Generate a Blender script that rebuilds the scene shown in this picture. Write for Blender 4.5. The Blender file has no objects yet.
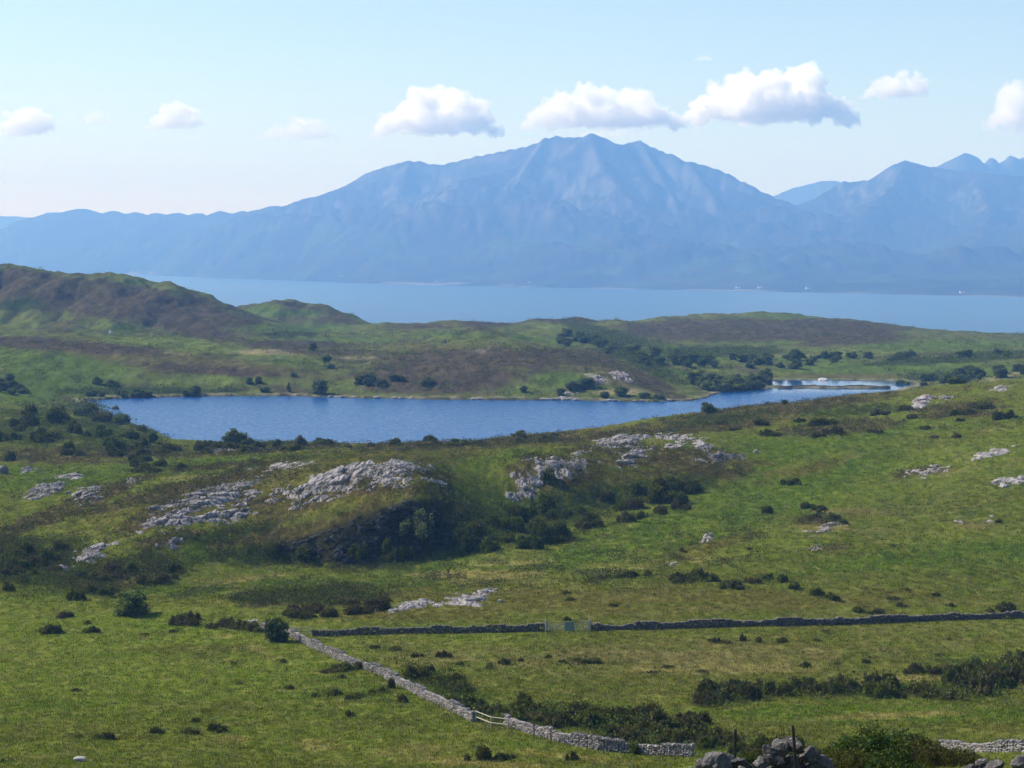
# A rough moorland with a loch, drystone walls and a mountainous island beyond a sound
GQ = 1.0               # mesh fineness (1 = final)
SKY_STR = .090
SUN_STR = 4.8
EXPOSURE = 0.73
VOL_BOUNCES = 32
HAZE_COL = (.195, .435, 1.0, 1)
HAZE_DENS = 1.32e-4
HAZE_TOP = 880.
ALB = .89              # overall lightness of the vegetation
import bpy, math, random
import numpy as np
random.seed(7)
RNG = np.random.default_rng(7)
R = math.radians
S = bpy.context.scene
COL = S.collection

# ------------------------------------------------------------------ camera maths
CAM_Z = 150.0                  # eye height above the sea (m)
F = 2000.0                     # focal length in pixels of a 1024 px wide frame
PITCH = math.atan(136/2000.0)
CP, SP = math.cos(PITCH), math.sin(PITCH)

def tan_of(py):                # slope (dz per metre of distance) of a picture row
    y = -(np.asarray(py, float)-384)/F
    return (-SP + y*CP)/(CP + y*SP)
def u_of(px, py):              # sideways metres per metre of distance
    y = -(np.asarray(py, float)-384)/F
    return (np.asarray(px, float)-512)/F/(CP + y*SP)
def point(px, py, D):
    return np.array([u_of(px, py)*D, D, CAM_Z + tan_of(py)*D])
def project(X, Y, Z):
    dz = Z-CAM_Z
    dep = Y*CP - dz*SP
    up = Y*SP + dz*CP
    return 512 + F*X/dep, 384 - F*up/dep

# ------------------------------------------------------------------ noise
def _h(ix, iy, seed):
    with np.errstate(over='ignore'):
        n = (ix.astype(np.int64)*374761393 + iy.astype(np.int64)*668265263 + seed*1442695041) & 0xffffffff
        n = ((n ^ (n >> 13))*1274126177) & 0xffffffff
        n = ((n ^ (n >> 16))*2246822519) & 0xffffffff
        n = n ^ (n >> 15)
    return (n & 0xffffff)/float(0x1000000)
def perlin(x, y, seed=0):
    x = np.asarray(x, float); y = np.asarray(y, float)
    ix = np.floor(x); iy = np.floor(y); fx = x-ix; fy = y-iy
    ix = ix.astype(np.int64); iy = iy.astype(np.int64)
    ux = fx*fx*fx*(fx*(fx*6-15)+10); uy = fy*fy*fy*(fy*(fy*6-15)+10)
    def g(a, b):
        t = _h(ix+a, iy+b, seed)*2*math.pi
        return np.cos(t)*(fx-a) + np.sin(t)*(fy-b)
    a = g(0, 0)*(1-ux) + g(1, 0)*ux
    b = g(0, 1)*(1-ux) + g(1, 1)*ux
    return (a*(1-uy)+b*uy)*1.5
def fbm(x, y, octv=4, seed=0, gain=.5, lac=2.03):
    s = 0; a = 1; t = 0
    for k in range(octv):
        s = s + a*perlin(x*lac**k+17.3*k, y*lac**k-9.1*k, seed+k*31); t += a; a *= gain
    return s/t
def ridged(x, y, octv=4, seed=0, gain=.5, lac=2.03):
    s = 0; a = 1; t = 0
    for k in range(octv):
        s = s + a*(1-np.abs(perlin(x*lac**k+17.3*k, y*lac**k-9.1*k, seed+k*31))*1.6); t += a; a *= gain
    return s/t
def voronoi(x, y, seed=0):
    ix = np.floor(x).astype(np.int64); iy = np.floor(y).astype(np.int64)
    f1 = np.full(x.shape, 9.); f2 = np.full(x.shape, 9.); cid = np.zeros(x.shape); cx = np.zeros(x.shape); cy = np.zeros(x.shape)
    for a in (-1, 0, 1):
        for b in (-1, 0, 1):
            px = ix+a+_h(ix+a, iy+b, seed); py = iy+b+_h(ix+a, iy+b, seed+5)
            d = np.hypot(x-px, y-py); c = _h(ix+a, iy+b, seed+9)
            m = d < f1
            f2 = np.where(m, f1, np.minimum(f2, d))
            cid = np.where(m, c, cid); cx = np.where(m, px, cx); cy = np.where(m, py, cy); f1 = np.where(m, d, f1)
    return f1, f2, cid, cx, cy
def sstep(a, b, x):
    t = np.clip((x-a)/(b-a), 0, 1); return t*t*(3-2*t)

# ------------------------------------------------------------------ scene bookkeeping
def tag(o, label=None, cat=None, group=None, kind=None):
    if label: o['label'] = label
    if cat: o['category'] = cat
    if group: o['group'] = group
    if kind: o['kind'] = kind
    return o
def empty(name, loc=(0, 0, 0), rz=0):
    o = bpy.data.objects.new(name, None); COL.objects.link(o)
    o.location = loc; o.rotation_euler = (0, 0, rz); o.empty_display_size = .3
    return o
def mesh_np(name, V, Fc, mat=None, parent=None, smooth=True, col=None, loc=None, attrs=None):
    """V (n,3); Fc (m,3) or (m,4) int array; col (n,3|4) vertex colours."""
    me = bpy.data.meshes.new(name)
    V = np.asarray(V, np.float32); Fc = np.asarray(Fc, np.int32)
    k = Fc.shape[1]
    me.vertices.add(len(V)); me.vertices.foreach_set('co', V.ravel())
    me.loops.add(Fc.size); me.loops.foreach_set('vertex_index', Fc.ravel())
    me.polygons.add(len(Fc)); me.polygons.foreach_set('loop_start', np.arange(0, Fc.size, k, dtype=np.int32))
    me.update(calc_edges=True)
    me.polygons.foreach_set('use_smooth', np.full(len(Fc), bool(smooth)))
    if col is not None:
        a = me.color_attributes.new('Col', 'FLOAT_COLOR', 'POINT')
        c = np.ones((len(V), 4), np.float32); c[:, :3] = np.clip(col[:, :3], 0, 1)
        a.data.foreach_set('color', c.ravel())
    for nm, arr in (attrs or {}).items():
        a = me.attributes.new(nm, 'FLOAT', 'POINT'); a.data.foreach_set('value', np.asarray(arr, np.float32))
    if mat: me.materials.append(mat)
    o = bpy.data.objects.new(name, me); COL.objects.link(o)
    if parent: o.parent = parent
    if loc is not None: o.location = loc
    return o
def grid_faces(nr, nc):
    i = np.arange(nr-1)[:, None]*nc + np.arange(nc-1)[None, :]
    return np.stack([i, i+1, i+nc+1, i+nc], -1).reshape(-1, 4)

# ------------------------------------------------------------------ materials
def new_mat(name):
    m = bpy.data.materials.new(name); m.use_nodes = True
    nt = m.node_tree; nt.nodes.clear()
    return m, nt, nt.nodes, nt.links
def principled(nodes, links, nt, rough=.8, spec=.2):
    b = nodes.new('ShaderNodeBsdfPrincipled'); o = nodes.new('ShaderNodeOutputMaterial')
    b.inputs['Roughness'].default_value = rough
    b.inputs['Specular IOR Level'].default_value = spec
    links.new(b.outputs[0], o.inputs['Surface'])
    return b, o
def noise_node(nodes, links, scale, detail=4, rough=.55, vec=None):
    n = nodes.new('ShaderNodeTexNoise'); n.inputs['Scale'].default_value = scale
    n.inputs['Detail'].default_value = detail; n.inputs['Roughness'].default_value = rough
    if vec is not None: links.new(vec, n.inputs['Vector'])
    return n
def varied(nodes, links, base_socket, fac_socket, lo, hi):
    """multiply a colour by a grey value that runs lo..hi with a noise value"""
    mr = nodes.new('ShaderNodeMapRange'); mr.inputs[1].default_value = .3; mr.inputs[2].default_value = .7
    mr.inputs[3].default_value = lo; mr.inputs[4].default_value = hi
    links.new(fac_socket, mr.inputs[0])
    mx = nodes.new('ShaderNodeVectorMath'); mx.operation = 'SCALE'
    links.new(base_socket, mx.inputs[0]); links.new(mr.outputs[0], mx.inputs['Scale'])
    return mx.outputs[0]
def vc_mat(name, rough=.9, spec=.1, scales=(2.5, .35), amp=(.25, .2), bump=(.0, 1.), transl=0.0, per_object=0.0):
    """surface whose own colour sits in the mesh, broken up by two sizes of noise"""
    m, nt, N, L = new_mat(name)
    b, o = principled(N, L, nt, rough, spec)
    at = N.new('ShaderNodeAttribute'); at.attribute_name = 'Col'
    ge = N.new('ShaderNodeNewGeometry')
    c = at.outputs['Color']
    last = None
    for sc, am in zip(scales, amp):
        n = noise_node(N, L, sc, 5, .6, ge.outputs['Position'])
        c = varied(N, L, c, n.outputs['Fac'], 1-am, 1+am); last = last or n
    if per_object:
        oi = N.new('ShaderNodeObjectInfo')
        mr = N.new('ShaderNodeMapRange'); mr.inputs[3].default_value = 1-per_object; mr.inputs[4].default_value = 1+per_object
        L.new(oi.outputs['Random'], mr.inputs[0])
        mx = N.new('ShaderNodeVectorMath'); mx.operation = 'SCALE'
        L.new(c, mx.inputs[0]); L.new(mr.outputs[0], mx.inputs['Scale']); c = mx.outputs[0]
    L.new(c, b.inputs['Base Color'])
    if bump[0] > 0:
        bp = N.new('ShaderNodeBump'); bp.inputs['Strength'].default_value = bump[0]; bp.inputs['Distance'].default_value = bump[1]
        L.new(last.outputs['Fac'], bp.inputs['Height']); L.new(bp.outputs[0], b.inputs['Normal'])
    if transl > 0:
        t = N.new('ShaderNodeBsdfTranslucent'); L.new(c, t.inputs['Color'])
        mx = N.new('ShaderNodeMixShader'); mx.inputs[0].default_value = transl
        L.new(b.outputs[0], mx.inputs[1]); L.new(t.outputs[0], mx.inputs[2]); L.new(mx.outputs[0], o.inputs['Surface'])
    return m
def flat_mat(name, colr, rough=.7, spec=.3, metal=0., scale=6., amp=.2):
    m, nt, N, L = new_mat(name)
    b, o = principled(N, L, nt, rough, spec); b.inputs['Metallic'].default_value = metal
    rgb = N.new('ShaderNodeRGB'); rgb.outputs[0].default_value = (*colr, 1)
    tc = N.new('ShaderNodeTexCoord')
    n = noise_node(N, L, scale, 5, .6, tc.outputs['Object'])
    L.new(varied(N, L, rgb.outputs[0], n.outputs['Fac'], 1-amp, 1+amp), b.inputs['Base Color'])
    return m
# ------------------------------------------------------------------ light, sky, camera
SUN_EL = 38.0
SUN_AZ_LEFT = 62.0      # degrees to the left of the viewing direction
sx, sy, sz = -math.sin(R(SUN_AZ_LEFT))*math.cos(R(SUN_EL)), math.cos(R(SUN_AZ_LEFT))*math.cos(R(SUN_EL)), math.sin(R(SUN_EL))
w = bpy.data.worlds.new('World'); S.world = w; w.use_nodes = True
wn, wl = w.node_tree.nodes, w.node_tree.links
wn.clear()
sky = wn.new('ShaderNodeTexSky'); sky.sky_type = 'NISHITA'; sky.sun_disc = False
sky.sun_elevation = R(SUN_EL); sky.sun_rotation = R(-SUN_AZ_LEFT)
sky.altitude = 150; sky.air_density = 1.0; sky.dust_density = .3; sky.ozone_density = 2.0
bg = wn.new('ShaderNodeBackground'); bg.inputs['Strength'].default_value = SKY_STR
wo = wn.new('ShaderNodeOutputWorld')
wl.new(sky.outputs[0], bg.inputs['Color']); wl.new(bg.outputs[0], wo.inputs['Surface'])
ld = bpy.data.lights.new('sun', 'SUN'); ld.energy = SUN_STR; ld.angle = R(.53); ld.color = (1, .955, .88)
lo = bpy.data.objects.new('sun', ld); COL.objects.link(lo)
from mathutils import Vector, Matrix
lo.rotation_euler = Vector((sx, sy, sz)).to_track_quat('Z', 'Y').to_euler()
lo.location = (-200, 100, 400)
cd = bpy.data.cameras.new('camera'); cam = bpy.data.objects.new('camera', cd); COL.objects.link(cam)
cam.location = (0, 0, CAM_Z); cam.rotation_euler = (math.pi/2-PITCH, 0, 0)
cd.sensor_width = 36; cd.lens = F/1024*36; cd.clip_start = .5; cd.clip_end = 90000
S.camera = cam
S.render.engine = 'CYCLES'
S.view_settings.view_transform = 'Standard'; S.view_settings.look = 'None'; S.view_settings.gamma = 1; S.view_settings.exposure = EXPOSURE
S.cycles.use_denoising = True
try: S.cycles.denoiser = 'OPENIMAGEDENOISE'
except Exception: pass
S.cycles.max_bounces = 32; S.cycles.diffuse_bounces = 2; S.cycles.glossy_bounces = 2
S.cycles.transmission_bounces = 2; S.cycles.transparent_max_bounces = 8; S.cycles.volume_bounces = VOL_BOUNCES
S.cycles.use_adaptive_sampling = True; S.cycles.adaptive_threshold = .02
S.cycles.volume_step_rate = 1.0; S.cycles.volume_max_steps = 256

# ------------------------------------------------------------------ the shape of the land
LOCH_Z = CAM_Z - 57.0
# columns of (distance, picture row) down to the loch
NEAR = {
 -1500: [(2,1290),(10,1040),(25,800),(60,880),(110,810),(150,768),(200,688),(240,635),(262,610),(300,575),(335,545),(360,515),(400,492),(450,472),(500,455),(560,430),(620,412),(700,402)],
 0:   [(2,1290),(10,1040),(25,800),(60,880),(110,810),(150,768),(200,688),(240,635),(262,610),(300,577),(330,550),(360,520),(400,493),(450,470),(480,462),(500,452),(560,425),(620,408),(700,402)],
 70:  [(2,1290),(10,1040),(25,800),(60,880),(110,810),(150,768),(200,688),(240,635),(262,608),(295,580),(325,550),(355,518),(390,492),(430,474),(470,462),(500,450),(560,422),(600,408),(640,404),(700,405)],
 130: [(2,1290),(10,1040),(25,800),(60,880),(110,810),(150,768),(200,688),(240,635),(262,608),(292,588),(310,560),(330,533),(350,508),(380,487),(430,470),(480,460),(510,450),(560,433),(590,432),(640,424),(700,405)],
 190: [(2,1290),(10,1040),(25,800),(60,880),(110,810),(150,768),(200,688),(240,633),(262,603),(295,585),(318,562),(330,530),(348,505),(380,482),(420,467),(480,456),(530,447),(600,440),(700,410)],
 240: [(2,1290),(10,1040),(25,800),(60,880),(110,810),(152,768),(200,688),(240,631),(262,600),(300,580),(322,565),(325.5,546),(340,519),(358,493),(390,473),(430,460),(500,450),(560,443),(604,440),(700,410)],
 300: [(2,1290),(10,1040),(25,800),(60,880),(110,810),(152,768),(200,686),(240,629),(262,600),(300,580),(324,568),(327,541),(340,511),(356,484),(372,468),(400,459),(450,450),(520,444),(600,441),(700,410)],
 360: [(2,1290),(10,1040),(25,800),(60,880),(110,810),(152,766),(200,684),(240,628),(262,600),(300,578),(324,567),(327,514),(338,491),(353,469),(370,460),(400,457),(450,450),(520,445),(597,441),(700,410)],
 430: [(2,1290),(10,1040),(25,800),(60,880),(110,810),(152,764),(200,682),(240,627),(262,598),(300,576),(327,562),(330.5,492),(337,479),(350,466),(366,459),(400,456),(450,448),(520,443),(595,439),(700,410)],
 470: [(2,1290),(10,1040),(25,800),(60,880),(110,810),(152,763),(200,682),(240,627),(262,597),(300,572),(330,548),(342,520),(356,490),(372,470),(400,462),(450,450),(520,442),(592,437),(700,410)],
 520: [(2,1290),(10,1040),(25,800),(60,880),(110,810),(152,762),(200,681),(240,627),(262,595),(300,567),(335,540),(358,514),(363,488),(370,462),(385,455),(410,450),(450,446),(520,438),(588,432),(700,408)],
 570: [(2,1290),(10,1040),(25,800),(60,880),(110,810),(152,762),(200,681),(240,627),(262,593),(300,563),(338,533),(360,510),(366,484),(374,460),(388,454),(410,449),(450,444),(520,434),(584,427),(700,406)],
 640: [(2,1290),(10,1040),(25,800),(60,880),(110,810),(152,764),(200,684),(240,626),(262,592),(300,559),(340,525),(370,497),(378,478),(388,463),(402,450),(430,438),(480,430),(560,420),(640,424),(700,406)],
 700: [(2,1290),(10,1040),(20,790),(30,778),(50,785),(80,792),(120,784),(160,755),(200,686),(240,625),(262,590),(300,555),(345,516),(375,487),(386,472),(400,457),(430,440),(480,426),(560,412),(620,418),(700,406)],
 760: [(2,1290),(10,1040),(20,790),(30,778),(50,776),(80,775),(120,768),(160,745),(200,688),(240,625),(262,589),(300,552),(350,510),(380,484),(400,465),(430,444),(480,421),(560,404),(620,415),(700,400)],
 830: [(2,1290),(10,1040),(20,790),(30,778),(50,774),(80,770),(120,766),(160,745),(200,690),(245,622),(265,588),(300,551),(350,506),(400,464),(450,430),(500,410),(560,398),(620,410),(760,398)],
 900: [(2,1290),(10,1040),(20,790),(30,778),(50,774),(80,769),(120,764),(160,745),(200,692),(248,620),(268,588),(300,550),(350,505),(400,463),(450,427),(500,404),(560,390),(620,398),(760,390)],
 960: [(2,1290),(10,1040),(20,790),(30,778),(50,772),(80,768),(120,762),(160,742),(200,690),(250,618),(270,588),(300,549),(350,500),(400,456),(450,420),(500,397),(560,384),(620,390),(760,386)],
 1030:[(2,1290),(10,1040),(20,790),(30,778),(50,770),(80,766),(120,760),(160,740),(200,688),(252,616),(272,588),(300,547),(350,495),(400,450),(450,413),(500,390),(560,377),(620,386),(760,384)],
 1300:[(2,1290),(10,1040),(20,790),(30,778),(50,770),(80,766),(120,760),(160,738),(200,684),(255,610),(275,580),(300,542),(350,488),(400,443),(450,407),(500,385),(560,371),(620,380),(760,382)],
 2600:[(2,1290),(10,1040),(20,790),(30,778),(50,770),(80,766),(120,760),(160,738),(200,684),(255,610),(275,580),(300,542),(350,488),(400,443),(450,407),(500,385),(560,371),(620,380),(760,382)],
}
LOCH_PX = [(84,401),(120,398.5),(180,397),(240,396),(290,396),(350,398),(430,399.5),(500,400),(560,400),(600,401),(640,402),(690,401),(706,398),(716,394),(735,390),(760,388.6),
 (775,388),(800,388.2),(840,388.6),(872,388.8),(880,387.6),(850,387.2),(810,386.8),(782,386.2),(768,385),(764,381.5),(780,380),(820,380),(880,380.5),(908,381.5),(918,384.5),(900,390),(880,396),(850,402),
 (800,411),(740,420),(680,426),(600,434),(540,439),(470,443),(400,444),(340,443),(285,441),(230,442),(172,439),(150,429),(120,421),(98,412)]
def hit_level(px, py, z):
    D = (z-CAM_Z)/tan_of(py); return np.array([u_of(px, py)*D, D])
LOCH_XY = np.array([hit_level(a, b, LOCH_Z) for a, b in LOCH_PX])
def poly_dist(X, Y, P):
    """signed distance to polygon, negative inside"""
    d = np.full(X.shape, 1e9); inside = np.zeros(X.shape, bool)
    n = len(P)
    for i in range(n):
        ax, ay = P[i]; bx, by = P[(i+1) % n]
        ex, ey = bx-ax, by-ay
        t = np.clip(((X-ax)*ex+(Y-ay)*ey)/(ex*ex+ey*ey), 0, 1)
        d = np.minimum(d, np.hypot(X-ax-t*ex, Y-ay-t*ey))
        c = ((ay > Y) != (by > Y)) & (X < (bx-ax)*(Y-ay)/(by-ay+1e-12)+ax)
        inside ^= c
    return np.where(inside, -d, d)
# ridge lines of the hills beyond the loch: (points (px,py,D)), half-width, roughness
FAR = [
 ([(-900,250,1500),(-200,260,1350),(0,265,1300),(50,270,1290),(80,272,1285),(130,277,1280),(165,286,1265),(200,302,1240),(225,311,1220),(250,322,1195),(275,346,1130)], 48),
 ([(400,371,850),(425,363,850),(450,362,850),(472,372,850)], 24),
 ([(490,353,905),(512,348,900),(535,356,890)], 22),
 ([(560,364,865),(585,366,850),(605,374,840)], 24),
 ([(110,347,905),(140,344,905),(175,351,900)], 34),
 ([(240,374,815),(275,366,820),(305,372,820)], 34),
 ([(30,352,860),(60,346,870),(90,354,870)], 36),
 ([(455,333,1050),(480,329,1060),(505,334,1060)], 26),
 ([(395,338,1150),(425,333,1160),(450,338,1160)], 28),
 ([(660,345,1200),(690,338,1230),(720,345,1240)], 30),
 ([(860,338,1250),(890,336,1260),(925,342,1260)], 34),
 ([(300,338,1150),(330,334,1180),(360,338,1180)], 26),
 ([(-400,333,1020),(0,334,1000),(120,338,980),(200,343,950),(260,350,930)], 60),
 ([(200,330,1500),(235,309,1470),(255,304,1455),(290,300,1450),(318,304,1450),(335,313,1440),(350,321,1440)], 34),
 ([(350,325,1350),(385,324,1320),(420,325,1300),(445,323,1300),(475,322,1300),(495,324,1300),(515,331,1290)], 42),
 ([(505,332,1400),(530,323,1400),(548,319,1400),(575,319,1395),(600,323,1385),(615,321,1380),(630,328,1370),(650,333,1365)], 40),
 ([(610,333,1400),(645,324,1440),(680,319,1460),(720,316,1480),(760,314,1500),(800,316,1500),(835,319,1500),(865,326,1490),(890,331,1470),(912,340,1450),(935,344,1440)], 70),
 ([(250,362,960),(300,358,960),(360,353,940),(400,352,930),(440,347,925),(470,345,920),(510,345,920),(550,352,905),(590,366,880),(640,386,835),(690,396,790)], 52),
 ([(545,332,1180),(580,338,1150),(620,347,1100),(660,358,1040),(690,369,990),(720,378,940)], 42),
 ([(900,341,1600),(960,345,1600),(1050,343,1600),(1300,338,1600),(2400,330,1600)], 150),
 ([(935,377,800),(970,368,860),(1024,361,900),(1150,354,930),(1500,350,950)], 40),
 ([(780,362,1120),(850,360,1150),(940,357,1150),(1040,352,1150)], 40),
 ([(-700,385,700),(-200,387,700),(0,390,720),(40,394,728)], 40),
]
def near_rel(u, D):
    """height relative to the eye from the NEAR table"""
    keys = sorted(NEAR)
    zt = []
    for k in keys:
        d = np.array([a for a, b in NEAR[k]], float); zz = np.array([tan_of(b)*a for a, b in NEAR[k]])
        zt.append(np.interp(D, d, zz))
    zt = np.array(zt)                     # keys x rows
    return keys, zt
def ridge_field(X, Y, lines, base_fn, wmul=1., power=5., warp=None, shape='gauss', dys=1.):
    acc = np.zeros(X.shape)
    for pts, W in lines:
        P = np.array([point(*p) for p in pts])
        hb = np.zeros(X.shape)
        for i in range(len(P)-1):
            ax, ay, az = P[i]; bx, by, bz = P[i+1]
            ex, ey = bx-ax, by-ay
            t = np.clip(((X-ax)*ex+(Y-ay)*ey)/(ex*ex+ey*ey), 0, 1)
            d = np.hypot(X-ax-t*ex, (Y-ay-t*ey)*dys)
            q = d/(W*wmul)
            if warp is not None: q = q*(1+warp)
            p = np.exp(-q*q*1.3) if shape == 'gauss' else ((1. if W < 900 else .82)*np.exp(-(np.sqrt(q*q+.0002)-.014))+(0. if W < 900 else .18)*np.exp(-6*(np.sqrt(q*q+.0002)-.014))) if shape == 'exp' else np.exp(-q*.25)
            hb = np.maximum(hb, np.maximum(az+t*(bz-az)-base_fn, 0)*p)
        acc += hb**power
    return acc**(1/power)

# ------------------------------------------------------------------ the ground mesh: rows by distance, columns by bearing
def rows():
    d = [2.0]
    while d[-1] < 3300:
        x = d[-1]
        k = .05 if x < 15 else .012 if x < 140 else .0022*GQ if x < 640 else .0028*GQ if x < 1650 else .02
        d.append(x*(1+k))
    return np.array(d)
cols_px = np.concatenate([np.linspace(-1500, -320, 60), np.arange(-300, -10, 5), np.arange(-10, 1040, 1.5*GQ), np.arange(1045, 1320, 5), np.linspace(1340, 2600, 60)])
DR = rows(); UC = (cols_px-512)/F
keys, zt = near_rel(None, DR)
# smooth between columns
A = np.zeros((len(DR), len(cols_px)))
for r in range(len(DR)): A[r] = np.interp(cols_px, keys, zt[:, r])
def gsmooth(A, sig, axis):
    n = int(sig*3)+1; k = np.exp(-.5*(np.arange(-n, n+1)/sig)**2); k /= k.sum()
    pad = [(0, 0), (0, 0)]; pad[axis] = (n, n)
    B = np.pad(A, pad, mode='edge')
    return np.apply_along_axis(lambda v: np.convolve(v, k, 'valid'), axis, B)
A = gsmooth(A, 12/GQ, 1); A = gsmooth(A, 2.2/GQ, 0)
UU, DD = np.meshgrid(UC, DR)
XX = UU*DD; YY = DD.copy()
# let the crag line wander: sample the table at warped distances
wrp = 1 + .014*fbm(XX/22, YY/60, 3, 5)*sstep(270, 320, DD)*(1-sstep(420, 520, DD))
ri = np.interp(DD*wrp, DR, np.arange(len(DR)))
r0 = np.clip(np.floor(ri).astype(int), 0, len(DR)-2); fr = ri-r0
cc = np.broadcast_to(np.arange(len(UC))[None, :], DD.shape)
near = A[r0, cc]*(1-fr)+A[r0+1, cc]*fr + CAM_Z
# beyond the loch
base = np.interp(DR, [0, 640, 1150, 1400, 1700, 2600, 3400], [97, 96, 95, 90, 72, -4, -12])[:, None] + np.zeros_like(XX)
wv = .35*fbm(XX/90, YY/140, 4, 21)
hills = ridge_field(XX, YY, FAR, base, 1., 9., warp=wv, dys=.27)
far = base + hills
t = sstep(600, 690, DD)
Z = near*(1-t) + far*t
# relief of its own: hummocks, knolls, gullies
fld = 1-sstep(235, 275, DD)                      # the walled fields are smoother
Z += fld*(.35*fbm(XX/22, YY/22, 3, 40) + .06*fbm(XX/3, YY/3, 3, 41))*sstep(20, 60, DD)
mid = sstep(250, 285, DD)*(1-sstep(620, 700, DD))
Z += mid*(.9*fbm(XX/16, YY/22, 4, 42) + .35*fbm(XX/3.2, YY/4, 4, 43))
steep = np.abs(np.gradient(Z, axis=0)/np.gradient(YY, axis=0))
Z += mid*sstep(.3, .8, steep)*.25*fbm(XX/3.0, (YY+Z)/3.0, 4, 44)
fr_ = sstep(640, 760, DD)
Z += fr_*(1.3*fbm(XX/28, YY/60, 5, 46, .55) + sstep(3, 18, hills)*(1.6*fbm(XX/16, YY/45, 4, 47, .6) + 3.6*fbm(XX/44, YY/130, 3, 48) + 2.4*(ridged(XX/30, YY/60, 3, 49)-.55)) + .75*fbm(XX/6, YY/16, 4, 52, .62))
LD = poly_dist(XX, YY, LOCH_XY)
LDn = LD + 2.5*fbm(XX/9, YY/9, 3, 50)*sstep(0, 12, np.abs(LD)+4)
zone = (DD > 480) & (DD < 1000)
shore = LOCH_Z + .25 + np.clip(LDn, 0, 200)*.03
zo = LOCH_Z + (np.maximum(Z, shore)-LOCH_Z)*(.12+.88*sstep(0, 48, LDn)) + .25*fbm(XX/4, YY/4, 2, 51)
Z = np.where(zone, np.where(LDn > 0, np.maximum(zo, LOCH_Z+.12), LOCH_Z + np.maximum(LDn*.25, -4) - .05), Z)
SLOPE = np.hypot(np.gradient(Z, axis=0)/np.gradient(YY, axis=0), np.gradient(Z, axis=1)/np.maximum(np.abs(np.gradient(XX, axis=1)), 1e-3))
PX, PY = project(XX, YY, Z)

def ground_z(x, y):
    x = np.asarray(x, float); y = np.asarray(y, float)
    ri = np.interp(y, DR, np.arange(len(DR))); ci = np.interp(x/y, UC, np.arange(len(UC)))
    r0 = np.clip(np.floor(ri).astype(int), 0, len(DR)-2); c0 = np.clip(np.floor(ci).astype(int), 0, len(UC)-2)
    a = ri-r0; b = ci-c0
    return (Z[r0, c0]*(1-a)*(1-b)+Z[r0+1, c0]*a*(1-b)+Z[r0, c0+1]*(1-a)*b+Z[r0+1, c0+1]*a*b)
def grid_at(G, x, y):
    ri = np.rint(np.interp(y, DR, np.arange(len(DR)))).astype(int); ci = np.rint(np.interp(np.asarray(x)/y, UC, np.arange(len(UC)))).astype(int)
    return G[ri, ci]
_ff = None
def hit(px, py, dmin=140, dmax=1700):
    """the first ground point seen at a picture position"""
    m = (DR >= dmin) & (DR <= dmax)
    d = DR[m]; u = float(u_of(px, py))
    z = ground_z(u*d, d)
    line = CAM_Z + tan_of(py)*d
    k = np.nonzero(z >= line)[0]
    if len(k) == 0: return None
    k = k[0]
    if k == 0: return np.array([u*d[0], d[0], z[0]])
    g0 = line[k-1]-z[k-1]; g1 = z[k]-line[k]
    t = g0/(g0+g1+1e-9); D = d[k-1]+t*(d[k]-d[k-1])
    return np.array([u*D, D, float(ground_z(u*D, D))])
def width_m(wpx, D): return wpx*D/F
# ------------------------------------------------------------------ what grows where (own colours of the ground)
PAL = dict(
 Y=(.102,.134,.028), L=(.074,.114,.018), D=(.205,.175,.105), B=(.088,.082,.032), H=(.066,.050,.040),
 S=(.036,.054,.015), K=(.26,.245,.235), W=(.30,.27,.15), O=(.075,.088,.026), N=(.135,.118,.078))
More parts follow.
